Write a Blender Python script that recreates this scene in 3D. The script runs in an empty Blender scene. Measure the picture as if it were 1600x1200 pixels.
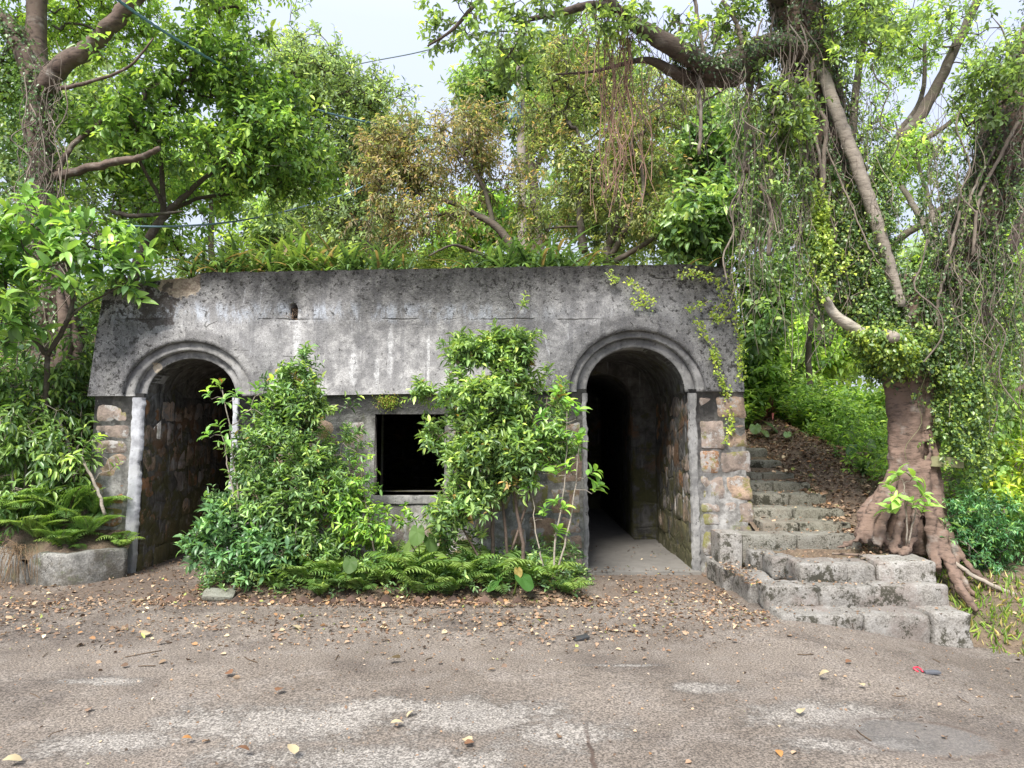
import bpy, bmesh, math, random
import numpy as np
from mathutils import Vector, noise

random.seed(7)
rng = np.random.default_rng(11)
SC = bpy.context.scene
COL = SC.collection
R = math.radians

# ------------------------------------------------------------------ camera, sky, sun, exposure
F, CAM_H, PITCH = 1110.0, 1.55, math.atan(63 / 1110.0)
cam = bpy.data.cameras.new("camera")
cam.sensor_width = 36.0
cam.lens = F / 1600 * 36.0
cam.clip_start, cam.clip_end = 0.05, 2000
cob = bpy.data.objects.new("camera", cam)
COL.objects.link(cob)
cob.location = (0, 0, CAM_H)
cob.rotation_euler = (R(90) + PITCH, 0, 0)
SC.camera = cob

SUN_EL, SUN_AZ = R(50), R(202)          # azimuth clockwise from +Y: behind the camera, to its left
world = bpy.data.worlds.new("World")
SC.world = world
world.use_nodes = True
wn = world.node_tree
sky = wn.nodes.new("ShaderNodeTexSky")
sky.sky_type = 'NISHITA'
sky.sun_disc = False
sky.sun_elevation, sky.sun_rotation = SUN_EL, SUN_AZ
sky.air_density, sky.dust_density, sky.ozone_density = 1.0, 3.0, 1.5
veil = wn.nodes.new("ShaderNodeMix")
veil.data_type = 'RGBA'
veil.inputs[0].default_value = 0.85       # thin bright cloud
# an overcast dome is about three times as bright overhead as at the horizon
tc = wn.nodes.new("ShaderNodeTexCoord"); sp_ = wn.nodes.new("ShaderNodeSeparateXYZ"); rp = wn.nodes.new("ShaderNodeValToRGB")
wn.links.new(tc.outputs["Generated"], sp_.inputs[0]); wn.links.new(sp_.outputs[2], rp.inputs[0])
rp.color_ramp.elements[0].position, rp.color_ramp.elements[0].color = 0.0, (0.31, 0.335, 0.375, 1)
rp.color_ramp.elements[1].position, rp.color_ramp.elements[1].color = 1.0, (0.95, 0.98, 1.05, 1)
e_ = rp.color_ramp.elements.new(0.5); e_.color = (0.42, 0.455, 0.575, 1)
vs = wn.nodes.new("ShaderNodeVectorMath"); vs.operation = 'SCALE'; vs.inputs[3].default_value = 8.3
wn.links.new(rp.outputs[0], vs.inputs[0]); wn.links.new(vs.outputs[0], veil.inputs[7])
wn.links.new(sky.outputs[0], veil.inputs[6])
bg = wn.nodes["Background"]
wn.links.new(veil.outputs[2], bg.inputs[0])
bg.inputs[1].default_value = 0.12
sl = bpy.data.lights.new("sun", 'SUN')
sl.energy, sl.angle, sl.color = 3.6, R(18), (1.0, 0.95, 0.87)
so = bpy.data.objects.new("sun", sl)
COL.objects.link(so)
sd = Vector((math.sin(SUN_AZ) * math.cos(SUN_EL), math.cos(SUN_AZ) * math.cos(SUN_EL), math.sin(SUN_EL)))
so.rotation_euler = sd.to_track_quat('Z', 'Y').to_euler()
so.location = (0, -5, 20)
SC.view_settings.view_transform = 'Standard'
SC.view_settings.look = 'None'
SC.view_settings.gamma = 1
SC.view_settings.exposure = 1.25
SC.render.engine = 'CYCLES'
SC.cycles.max_bounces = 7
SC.cycles.diffuse_bounces = 4
SC.cycles.glossy_bounces = 2
SC.cycles.transmission_bounces = 4
SC.cycles.use_denoising = True

# ------------------------------------------------------------------ helpers
CP, SP = math.cos(PITCH), math.sin(PITCH)


def at(x, y, Y):
    """point at depth Y seen at photo pixel (x, y)"""
    u, v = (x - 800) / F, (600 - y) / F
    t = Y / (CP - v * SP)
    return np.array((u * t, Y, CAM_H + (SP + v * CP) * t))


def sm(x, a, b):
    t = np.clip((np.asarray(x, float) - a) / (np.asarray(b, float) - a), 0, 1)
    return t * t * (3 - 2 * t)


def nrm(a):
    return a / np.maximum(np.linalg.norm(a, axis=-1, keepdims=True), 1e-9)


class Geo:
    def __init__(s):
        s.v, s.c, s.f, s.n = [], [], [], 0

    def add(s, v, faces, col=(1, 1, 1)):
        v = np.asarray(v, float).reshape(-1, 3)
        c = np.empty((len(v), 3)); c[:] = col
        for f in faces:
            f = np.asarray(f, int)
            if f.size:
                s.f.append(f + s.n)
        s.v.append(v); s.c.append(c); s.n += len(v)

    def build(s, name, mat, parent=None, smooth=True):
        me = bpy.data.meshes.new(name)
        v = np.concatenate(s.v)
        if parent is not None:
            v = v - np.array(parent.location)
        me.vertices.add(len(v))
        me.vertices.foreach_set("co", v.astype(np.float32).ravel())
        sizes = np.concatenate([np.full(len(f), f.shape[1]) for f in s.f])
        idx = np.concatenate([f.ravel() for f in s.f])
        me.loops.add(len(idx)); me.polygons.add(len(sizes))
        me.polygons.foreach_set("loop_start", np.concatenate(([0], np.cumsum(sizes)[:-1])).astype(np.int32))
        me.loops.foreach_set("vertex_index", idx.astype(np.int32))
        me.update(calc_edges=True)
        at_ = me.attributes.new("tint", 'FLOAT_COLOR', 'POINT')
        c = np.ones((len(v), 4), np.float32); c[:, :3] = np.concatenate(s.c)
        at_.data.foreach_set("color", c.ravel())
        if smooth:
            me.polygons.foreach_set("use_smooth", np.ones(len(sizes), bool))
        me.materials.append(mat)
        ob = bpy.data.objects.new(name, me)
        COL.objects.link(ob)
        if parent is not None:
            ob.parent = parent
        return ob


def tag(o, label=None, cat=None, group=None, kind=None):
    if label: o["label"] = label
    if cat: o["category"] = cat
    if group: o["group"] = group
    if kind: o["kind"] = kind
    return o


def thing(name, loc, label, cat, group=None):
    o = bpy.data.objects.new(name, None)
    o.empty_display_size = 0.1
    COL.objects.link(o)
    o.location = [float(q) for q in loc]
    return tag(o, label, cat, group)


def curve(pts, n=24, rad=None):
    """Catmull-Rom through pts (and radii)"""
    p = np.asarray(pts, float)
    if rad is not None:
        p = np.hstack([p, np.interp(np.linspace(0, 1, len(p)), np.linspace(0, 1, len(rad)), rad)[:, None]])
    q = np.vstack([2 * p[0] - p[1], p, 2 * p[-1] - p[-2]])
    k = len(p) - 1
    t = np.linspace(0, k - 1e-6, n)
    i = t.astype(int); u = (t - i)[:, None]
    a, b, c, d = q[i], q[i + 1], q[i + 2], q[i + 3]
    o = 0.5 * ((2 * b) + (c - a) * u + (2 * a - 5 * b + 4 * c - d) * u ** 2 + (3 * b - a - 3 * c + d) * u ** 3)
    return (o[:, :3], np.maximum(o[:, 3], 0.001)) if rad is not None else o


def tube(g, pts, rad, sides=6, col=(1, 1, 1), rough=0.0, cap=True):
    p = np.asarray(pts, float); k = len(p)
    r = np.empty(k); r[:] = rad
    t = nrm(np.gradient(p, axis=0))
    ref = np.array((0.13, 0.31, 0.94)) if abs(t[0][2]) < 0.9 else np.array((0.95, 0.3, 0.05))
    x = nrm(np.cross(t, ref)); y = np.cross(t, x)
    a = np.linspace(0, 2 * np.pi, sides, endpoint=False)
    rr = r[:, None] * np.ones(sides)
    if rough:
        ph = rng.random(4) * 6.28
        z = np.arange(k)[:, None]
        rr = rr * (1 + rough * (0.5 * np.sin(3 * a + ph[0] + z * .13) + 0.35 * np.sin(5 * a + ph[1] - z * .21) + 0.3 * rng.standard_normal((k, sides)) * .6))
    v = p[:, None] + rr[..., None] * (np.cos(a)[None, :, None] * x[:, None] + np.sin(a)[None, :, None] * y[:, None])
    i = np.arange(k - 1)[:, None] * sides; j = np.arange(sides)[None]; j2 = (j + 1) % sides
    f = np.stack([i + j, i + j2, i + sides + j2, i + sides + j], -1).reshape(-1, 4)
    fs = [f]
    if cap:
        fs.append(np.array([np.arange(sides)[::-1]])); fs.append(np.array([np.arange(sides) + (k - 1) * sides]))
    g.add(v.reshape(-1, 3), fs, col)


# leaf templates: x across, y along, z up; (verts, faces)
LS = (np.array([(0, 0, 0), (.5, .42, .12), (0, 1, -.1), (-.5, .42, .12)], float), [np.array([(0, 1, 2), (0, 2, 3)])])
LM = (np.array([(0, 0, 0), (.40, .25, .10), (.42, .60, .08), (0, 1, -.14), (-.42, .60, .08), (-.40, .25, .10)], float),
      [np.array([(0, 1, 2, 3), (0, 3, 4, 5)])])
LB = (np.array([(0, -.12, 0), (0, 0, 0), (0, .35, .03), (0, .7, 0), (0, 1, -.14),
                (.36, .16, .07), (.5, .42, .11), (.34, .74, .04), (-.36, .16, .07), (-.5, .42, .11), (-.34, .74, .04)], float),
      [np.array([(1, 5, 6, 2), (2, 6, 7, 3), (1, 2, 9, 8), (2, 3, 10, 9)]), np.array([(3, 7, 4), (3, 4, 10)])])
# heart-shaped leaf (yam or ivy)
LH = (np.array([(0, 0, 0), (.28, -.18, .03), (.52, .12, .06), (.42, .5, .05), (0, 1, -.1), (-.42, .5, .05), (-.52, .12, .06), (-.28, -.18, .03)], float),
      [np.array([(0, 1, 2, 3), (0, 5, 6, 7)]), np.array([(0, 3, 4), (0, 4, 5)])])


def leaves(g, P, D, Nn, size, tmpl, col, w=1.0):
    P, D = np.asarray(P, float), nrm(np.asarray(D, float))
    X = nrm(np.cross(D, Nn)); Z = np.cross(X, D)
    tv, tf = tmpl
    size = np.broadcast_to(np.asarray(size, float), (len(P),))
    w = np.broadcast_to(np.asarray(w, float), (len(P),))
    v = P[:, None] + size[:, None, None] * (tv[None, :, 0:1] * w[:, None, None] * X[:, None] + tv[None, :, 1:2] * D[:, None] + tv[None, :, 2:3] * Z[:, None])
    m = len(tv)
    off = (np.arange(len(P)) * m)[:, None, None]
    c = np.repeat(np.broadcast_to(col, (len(P), 3)), m, axis=0)
    g.add(v.reshape(-1, 3), [(f[None] + off).reshape(-1, f.shape[1]) for f in tf], c)


def palette(pal, n, per, jit=0.18, gain=2.1):
    """n clusters of `per` leaves: each cluster leans to one colour, leaves vary"""
    cols = np.array([p[:3] for p in pal]); wts = np.array([p[3] for p in pal], float); wts /= wts.sum()
    a = np.repeat(rng.choice(len(cols), n, p=wts), per)
    b = rng.choice(len(cols), n * per, p=wts)
    sel = np.where(rng.random(n * per) < .55, a, b)
    return gain * cols[sel] * (1 + jit * rng.standard_normal((n * per, 1))).clip(.45, 1.7) * np.repeat((1 + .15 * rng.standard_normal((n, 1))).clip(.6, 1.4), per, axis=0)


def sprays(g, P, D, twigs=4, tl=.25, nl=7, size=.09, w=.42, tmpl=LM, pal=None, droop=.25, spread=.8, up=.25, ahead=.6, twig_r=.0025, twig_col=(.09, .07, .045), whorl=False, grav=0.0):
    n = len(P)
    if not n: return
    m = n * twigs
    P = np.repeat(P, twigs, axis=0); D = np.repeat(D, twigs, axis=0)
    td = nrm(D * .7 + rng.standard_normal((m, 3)) * spread * .7 + (0, 0, up))
    L = tl * (.5 + .9 * rng.random(m))
    t = np.linspace(.2, 1, nl) if not whorl else np.linspace(.72, 1, nl) ** 1.0
    t = (t[None] + rng.uniform(-.06, .06, (m, nl))).clip(.05, 1.02)
    pos = P[:, None] + td[:, None] * (L[:, None] * t)[..., None]
    pos[..., 2] -= grav * (L[:, None] * t) ** 2
    x = nrm(np.cross(td, rng.standard_normal((m, 3)))); y = np.cross(td, x)
    ph = np.arange(nl)[None] * 2.4 + rng.random((m, 1)) * 6.28 + rng.uniform(-.4, .4, (m, nl))
    rad = np.cos(ph)[..., None] * x[:, None] + np.sin(ph)[..., None] * y[:, None]
    ld = nrm(td[:, None] * ahead + rad * .85 + np.array((0, 0, -droop)) + rng.standard_normal((m, nl, 3)) * .12)
    un = nrm(np.array((0, 0, 1.0)) + td[:, None] * .35 + rng.standard_normal((m, nl, 3)) * .38)
    sz = size * (.55 + .75 * rng.random((m, nl)))
    pc = palette(pal, n, twigs * nl).reshape(n * twigs, nl, 3)
    pc[:, -2:] *= np.where(rng.random((m, 1, 1)) < .5, np.array((1.55, 1.38, 1.15)), 1.0)      # young leaves at some shoot ends
    leaves(g, pos.reshape(-1, 3), ld.reshape(-1, 3), un.reshape(-1, 3), sz.ravel(), tmpl, pc.reshape(-1, 3), w * rng.uniform(.8, 1.2, m * nl))
    if twig_r:
        e = P + td * L[:, None]; e[:, 2] -= grav * L ** 2
        a = np.linspace(0, 2 * np.pi, 3, endpoint=False)
        o = np.cos(a)[None, :, None] * x[:, None] + np.sin(a)[None, :, None] * y[:, None]
        v = np.concatenate([P[:, None] + o * twig_r * 1.3, e[:, None] + o * twig_r * .5], 1)
        k = (np.arange(m) * 6)[:, None, None]
        f = (np.array([(0, 1, 4, 3), (1, 2, 5, 4), (2, 0, 3, 5)])[None] + k).reshape(-1, 4)
        g.add(v.reshape(-1, 3), [f], twig_col)


def blob(x, y, Y, rx, ry, rY, wt=1.0):
    c = at(x, y, Y)
    return (c, np.array((rx * Y / F, rY, ry * Y / F)), wt)


def sample(blobs, n, gap=-.15, gs=1.1, shell=.45):
    wt = np.array([b[2] * (b[1][0] * b[1][1] * b[1][2]) ** .67 for b in blobs]); wt /= wt.sum()
    out = []
    sd_ = rng.random(3) * 50
    while len(out) < n:
        b = blobs[rng.choice(len(blobs), p=wt)]
        d = nrm(rng.standard_normal(3)) * rng.random() ** shell * (1 + .5 * rng.random() ** 4)
        p = b[0] + d * b[1]
        if noise.noise(Vector(p * gs + sd_)) > gap:
            out.append(p)
    return np.array(out)


def grow(g, limbs, T, tip=.004, pw=.45, seg=.22, jit=.10, rmax=.05, sag=.1, sides=5, col=(1, 1, 1), bias=None):
    """branches that reach every target from the limbs; returns twig directions at the targets"""
    base = np.concatenate([curve(l, 30) for l in limbs])
    N = np.empty((len(base) + len(T) * 40, 3)); N[:len(base)] = base
    par = np.full(len(N), -1); n = len(base)
    d0 = np.array([np.min(np.sum((base - t) ** 2, 1)) for t in T])
    order = np.argsort(d0)
    chains, dirs = [], np.zeros((len(T), 3))
    root = np.mean(base, axis=0) if bias is None else np.asarray(bias)
    for ti in order:
        t = T[ti]
        q = N[:n] - t
        d = np.sqrt(np.sum(q * q, 1)) + .25 * np.maximum(0, np.linalg.norm(N[:n] - root, axis=1) - np.linalg.norm(t - root))
        i = int(np.argmin(d)); L = np.linalg.norm(N[i] - t)
        k = int(min(38, max(2, L / seg)))
        u = np.linspace(0, 1, k + 1)[1:, None]
        path = N[i] + (t - N[i]) * u
        path += (np.sin(np.pi * u) * rng.standard_normal(3) * jit * L)
        path[:-1] += rng.standard_normal((k - 1, 3)) * jit * .25 * min(L, .8)
        path[:, 2] += (np.sin(np.pi * u[:, 0]) * sag * L)
        idx = np.arange(n, n + k)
        N[n:n + k] = path; par[idx[0]] = i; par[idx[1:]] = idx[:-1]
        chains.append(np.concatenate(([i], idx)))
        dirs[ti] = nrm(path[-1] - (path[-2] if k > 1 else N[i]))
        n += k
    cnt = np.zeros(n)
    for c in chains: cnt[c[-1]] += 1
    for j in range(n - 1, len(base) - 1, -1):
        cnt[par[j]] += cnt[j]
    for c in chains:
        r = np.minimum(tip * np.maximum(cnt[c], 1) ** pw, rmax); r[0] = r[1]
        tube(g, N[c], r, sides if r[1] > .008 else 4, col, cap=False)
    return dirs


# ------------------------------------------------------------------ materials
def NT(name):
    m = bpy.data.materials.new(name); m.use_nodes = True
    nt = m.node_tree
    return m, nt, nt.nodes["Principled BSDF"]


class Nodes:
    def __init__(s, nt):
        s.nt = nt
        s.pos = s.new("ShaderNodeNewGeometry").outputs["Position"]

    def new(s, t, **kw):
        n = s.nt.nodes.new(t)
        for k, v in kw.items(): setattr(n, k, v)
        return n

    def put(s, sock, v):
        if hasattr(v, "links"): s.nt.links.new(v, sock)
        elif v is not None:
            if isinstance(v, (tuple, list)) and len(v) == 3 and sock.type == 'RGBA': v = (*v, 1)
            sock.default_value = v

    def scale(s, v):
        n = s.new("ShaderNodeVectorMath", operation='MULTIPLY')
        s.put(n.inputs[0], s.pos); n.inputs[1].default_value = v
        return n.outputs[0]

    def noise(s, sc, det=4, rough=.55, vec=None, dist=0):
        n = s.new("ShaderNodeTexNoise")
        s.put(n.inputs["Vector"], vec if vec is not None else s.pos)
        n.inputs["Scale"].default_value = sc; n.inputs["Detail"].default_value = det
        n.inputs["Roughness"].default_value = rough; n.inputs["Distortion"].default_value = dist
        return n.outputs["Fac"]

    def voro(s, sc, vec=None, feature='F1'):
        n = s.new("ShaderNodeTexVoronoi", feature=feature)
        s.put(n.inputs["Vector"], vec if vec is not None else s.pos); n.inputs["Scale"].default_value = sc
        return n.outputs["Distance"]

    def math(s, op, a, b=None, clamp=False):
        n = s.new("ShaderNodeMath", operation=op); n.use_clamp = clamp
        s.put(n.inputs[0], a)
        if b is not None: s.put(n.inputs[1], b)
        return n.outputs[0]

    def step(s, v, a, b):
        n = s.new("ShaderNodeMapRange", interpolation_type='SMOOTHSTEP')
        s.put(n.inputs[0], v); n.inputs[1].default_value = a; n.inputs[2].default_value = b
        return n.outputs[0]

    def mix(s, f, a, b, blend='MIX'):
        n = s.new("ShaderNodeMix", data_type='RGBA', blend_type=blend)
        s.put(n.inputs[0], f); s.put(n.inputs[6], a); s.put(n.inputs[7], b)
        return n.outputs[2]

    def xyz(s):
        n = s.new("ShaderNodeSeparateXYZ"); s.put(n.inputs[0], s.pos)
        return n.outputs

    def attr(s, name="tint"):
        return s.new("ShaderNodeAttribute", attribute_name=name).outputs["Color"]

    def bump(s, h, strength, dist, bsdf):
        n = s.new("ShaderNodeBump"); s.put(n.inputs["Height"], h)
        n.inputs["Strength"].default_value = strength; n.inputs["Distance"].default_value = dist
        s.nt.links.new(n.outputs[0], bsdf.inputs["Normal"])

    def spot(s, cx, cy, cz, rx, ry, rz, wob=.35, sc=2.0):
        """soft-edged irregular patch round a world point"""
        n = s.new("ShaderNodeVectorMath", operation='SUBTRACT'); s.put(n.inputs[0], s.pos); n.inputs[1].default_value = (cx, cy, cz)
        m = s.new("ShaderNodeVectorMath", operation='DIVIDE'); s.put(m.inputs[0], n.outputs[0]); m.inputs[1].default_value = (rx, ry, rz)
        l = s.new("ShaderNodeVectorMath", operation='LENGTH'); s.put(l.inputs[0], m.outputs[0])
        d = s.math('ADD', l.outputs["Value"], s.math('MULTIPLY', s.math('SUBTRACT', s.noise(sc, 5), .5), wob * 4))
        return d


def leaf_mat(name, trans=.4, rough=.42, spec=.35, glow=(1.6, 1.6, .75)):
    m, nt, b = NT(name); N = Nodes(nt)
    c = N.attr()
    c2 = N.mix(1, c, N.mix(N.noise(9, 2), (.82, .85, .8), (1.15, 1.12, 1.1)), 'MULTIPLY')
    N.put(b.inputs["Base Color"], c2); b.inputs["Roughness"].default_value = rough
    b.inputs["Specular IOR Level"].default_value = spec
    t = N.new("ShaderNodeBsdfTranslucent")
    N.put(t.inputs[0], N.mix(1, c2, (*glow, 1), 'MULTIPLY'))
    x = N.new("ShaderNodeMixShader"); x.inputs[0].default_value = trans
    nt.links.new(b.outputs[0], x.inputs[1]); nt.links.new(t.outputs[0], x.inputs[2])
    nt.links.new(x.outputs[0], nt.nodes["Material Output"].inputs[0])
    return m


def bark_mat(name, a, b_, scale=(14, 14, 60), moss=0.0, bump=.5, tint=True):
    m, nt, b = NT(name); N = Nodes(nt)
    n1 = N.noise(1, 6, .65, N.scale(scale)); n2 = N.noise(3.2, 5, .6)
    c = N.mix(N.step(n1, .30, .52), b_, a)
    c = N.mix(N.step(n2, .45, .7), c, tuple(q * .6 for q in a))
    c = N.mix(N.math('MULTIPLY', N.step(N.noise(7, 4), .55, .75), .5), c, (.33, .32, .29))
    if moss: c = N.mix(N.math('MULTIPLY', N.step(N.noise(4.5, 6, .7), .48, .62), moss), c, (.07, .10, .03))
    if tint: c = N.mix(1, c, N.attr(), 'MULTIPLY')
    N.put(b.inputs["Base Color"], c); b.inputs["Roughness"].default_value = .9
    N.bump(N.math('ADD', n1, N.math('MULTIPLY', n2, .8)), bump, .02, b)
    return m


def concrete_mat():
    m, nt, b = NT("weathered concrete"); N = Nodes(nt); X = N.xyz()
    big, mid, fine, grit = N.noise(.9, 5, .6), N.noise(5.5, 9, .72), N.noise(38, 4, .7), N.noise(110, 3, .7)
    c = N.mix(N.step(big, .38, .62), (.17, .168, .17), (.25, .247, .247))
    c = N.mix(N.step(mid, .40, .66), N.mix(1, c, (.72, .72, .73), 'MULTIPLY'), (.29, .288, .287))
    streak = N.noise(1, 7, .7, N.scale((7, 7, .7)), .5)
    c = N.mix(N.math('MULTIPLY', N.step(streak, .50, .66), .65), c, (.10, .10, .105))
    # wide dark algae fields
    alg = N.math('MULTIPLY', N.step(N.noise(1.3, 7, .68), .54, .66), .6)
    c = N.mix(alg, c, (.105, .105, .108))
    # white leached drips
    wh = N.math('MULTIPLY', N.step(N.noise(1, 8, .75, N.scale((8, 8, 1.5)), 1.2), .57, .66), N.step(N.noise(1.1, 3), .44, .60))
    c = N.mix(N.math('MULTIPLY', wh, .75), c, (.42, .43, .45))
    for (px_, pz_, w_, h_) in ((-1.70, 2.16, .05, .24), (-1.31, 2.33, .035, .35), (-2.32, 2.5, .05, .3), (-.9, 2.25, .02, .3), (-1.45, 2.1, .03, .2), (.1, 2.85, .03, .2)):
        d = N.spot(px_, 7.8, pz_, w_, 1, h_, .30, 9)
        c = N.mix(N.math('MULTIPLY', N.math('MULTIPLY', N.step(d, 1.15, .5), N.step(N.noise(16, 6, .75), .36, .58)), .6), c, (.46, .465, .47))
    lift = N.math('SUBTRACT', 1, N.step(N.math('ABSOLUTE', N.math('SUBTRACT', X[2], N.math('ADD', 2.68, N.math('MULTIPLY', N.noise(5, 6, .7), .16)))), .01, .15))
    lf = N.math('MULTIPLY', N.math('MULTIPLY', lift, N.step(N.noise(1, 8, .75, N.scale((6, 6, 2.5)), .8), .45, .60)), N.step(X[0], .9, -.6))
    c = N.mix(N.math('MULTIPLY', lf, .8), c, N.mix(N.noise(20, 5, .7), (.25, .28, .33), (.44, .47, .52)))
    # black lichen: dense flecks near the top and at the ends
    zone = N.math('ADD', N.math('MULTIPLY', N.step(X[2], 2.55, 3.2), .05), N.math('MULTIPLY', N.step(N.math('ABSOLUTE', N.math('ADD', X[0], .9)), 2.1, 3.4), .065))
    fl = N.math('ADD', N.noise(24, 7, .78), zone)
    c = N.mix(N.math('MULTIPLY', N.step(fl, .585, .63), .9), c, (.028, .027, .026))
    c = N.mix(N.math('MULTIPLY', N.step(N.math('ADD', N.noise(6, 8, .8), zone), .615, .67), .85), c, (.036, .033, .033))
    c = N.mix(N.step(grit, .38, .68), N.mix(1, c, (.72, .72, .72), 'MULTIPLY'), N.mix(1, c, (1.25, 1.25, 1.25), 'MULTIPLY'))
    # construction joint and hairline cracks
    joint = N.math('SUBTRACT', 1, N.step(N.math('ABSOLUTE', N.math('SUBTRACT', X[2], N.math('ADD', 2.655, N.math('MULTIPLY', N.noise(2.5, 6, .7), .06)))), .003, .010))
    joint = N.math('MULTIPLY', joint, N.step(N.noise(2.3, 4, .6), .46, .56))
    crk = N.math('SUBTRACT', 1, N.step(N.voro(1.15, N.mix(.30, N.pos, N.new("ShaderNodeTexNoise").outputs["Color"]), 'DISTANCE_TO_EDGE'), .001, .006))
    crk = N.math('MULTIPLY', crk, N.step(N.noise(2.4, 5, .7), .52, .60))
    line = N.math('MAXIMUM', joint, crk)
    c = N.mix(N.math('MULTIPLY', line, .75), c, (.03, .028, .025))
    # broken corner where the sandy core shows
    sp = N.step(N.spot(-3.62, 7.95, 3.06, .26, .6, .22, .34, 6), 1.05, .95)
    c = N.mix(sp, c, N.mix(N.step(N.noise(22, 6, .75), .4, .6), (.19, .15, .115), (.33, .285, .225)))
    drk = N.step(N.spot(-3.86, 7.9, 2.84, .34, .6, .26, .5, 7), 1.0, .85)
    c = N.mix(N.math('MULTIPLY', N.math('MULTIPLY', drk, N.step(N.noise(13, 6, .75), .36, .5)), .85), c, (.032, .025, .022))
    N.put(b.inputs["Base Color"], c); b.inputs["Roughness"].default_value = .92
    h = N.math('ADD', N.math('MULTIPLY', mid, 1.0), N.math('MULTIPLY', fine, .4))
    h = N.math('SUBTRACT', N.math('SUBTRACT', h, N.math('MULTIPLY', line, .8)), N.math('MULTIPLY', sp, .8))
    N.bump(h, .7, .028, b)
    return m


def ring_mat():
    m, nt, b = NT("arch concrete"); N = Nodes(nt)
    mid, fine = N.noise(5, 8, .7), N.noise(34, 4, .7)
    c = N.mix(N.step(mid, .36, .64), (.135, .135, .136), (.28, .277, .27))
    c = N.mix(N.math('MULTIPLY', N.step(N.noise(1, 6, .6, N.scale((10, 10, 1.4))), .5, .68), .55), c, (.09, .09, .09))
    c = N.mix(N.math('MULTIPLY', N.step(N.noise(2.2, 7, .72), .56, .70), .6), c, (.33, .33, .335))
    c = N.mix(N.step(N.noise(26, 7, .78), .58, .64), c, (.03, .029, .027))
    pc_ = at(243, 574, 7.66)
    chip = N.step(N.spot(pc_[0], 7.65, pc_[2], .045, .3, .055, .30, 9), 1.0, .92)
    c = N.mix(chip, c, (.48, .42, .33))
    N.put(b.inputs["Base Color"], c); b.inputs["Roughness"].default_value = .92
    N.bump(N.math('SUBTRACT', N.math('ADD', mid, N.math('MULTIPLY', fine, .4)), chip), .5, .018, b)
    return m


def mortar_mat():
    m, nt, b = NT("mortar"); N = Nodes(nt); X = N.xyz()
    mid = N.noise(7, 8, .7)
    c = N.mix(N.step(mid, .38, .64), (.115, .111, .106), (.30, .295, .288))
    c = N.mix(N.math('MULTIPLY', N.step(N.noise(1, 6, .6, N.scale((8, 8, 1.2))), .52, .7), .6), c, (.06, .06, .058))
    # dark weathered lintel band above the window
    band = N.math('MULTIPLY', N.step(X[2], 1.60, 1.68), N.step(N.noise(6, 6, .7), .30, .52))
    c = N.mix(N.math('MULTIPLY', band, .85), c, (.07, .07, .072))
    c = N.mix(N.math('MULTIPLY', N.step(N.math('ADD', N.noise(3.1, 7, .72), N.math('MULTIPLY', X[2], -.05)), .50, .62), .7), c, (.075, .085, .03))
    N.put(b.inputs["Base Color"], c); b.inputs["Roughness"].default_value = .95
    N.bump(N.math('ADD', mid, N.math('MULTIPLY', N.noise(40, 4, .7), .4)), .7, .025, b)
    return m


def stone_mat():
    m, nt, b = NT("rough field stone"); N = Nodes(nt); X = N.xyz()
    mid = N.noise(9, 8, .7)
    c = N.mix(1, N.attr(), N.mix(N.step(mid, .32, .68), (.45, .45, .45), (1.1, 1.08, 1.06)), 'MULTIPLY')
    c = N.mix(N.step(N.noise(26, 5, .75), .60, .68), c, (.05, .047, .043))
    c = N.mix(N.math('MULTIPLY', N.step(N.noise(5.5, 7, .75), .52, .58), .8), c, (.33, .326, .32))      # cement smears
    mo = N.math('MULTIPLY', N.step(N.math('ADD', N.noise(3.3, 7, .75), N.math('MULTIPLY', X[2], -.045)), .47, .56), .85)
    c = N.mix(mo, c, N.mix(N.noise(30, 3), (.09, .085, .02), (.21, .21, .05)))
    N.put(b.inputs["Base Color"], c); b.inputs["Roughness"].default_value = .93
    N.bump(N.math('ADD', mid, N.math('MULTIPLY', N.noise(45, 4, .7), .5)), .8, .02, b)
    return m


def plaster_mat():
    m, nt, b = NT("pale cement patch"); N = Nodes(nt); X = N.xyz()
    mid = N.noise(8, 7, .7)
    c = N.mix(N.step(mid, .35, .66), (.22, .225, .245), (.42, .435, .47))
    c = N.mix(N.math('MULTIPLY', N.step(N.math('ADD', N.noise(4, 6, .7), N.math('MULTIPLY', X[2], -.16)), .36, .5), .6), c, (.16, .16, .15))
    c = N.mix(N.step(N.noise(24, 5, .75), .63, .69), c, (.08, .075, .07))
    N.put(b.inputs["Base Color"], c); b.inputs["Roughness"].default_value = .9
    N.bump(N.math('ADD', mid, N.math('MULTIPLY', N.noise(50, 3), .3)), .5, .012, b)
    return m


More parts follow.
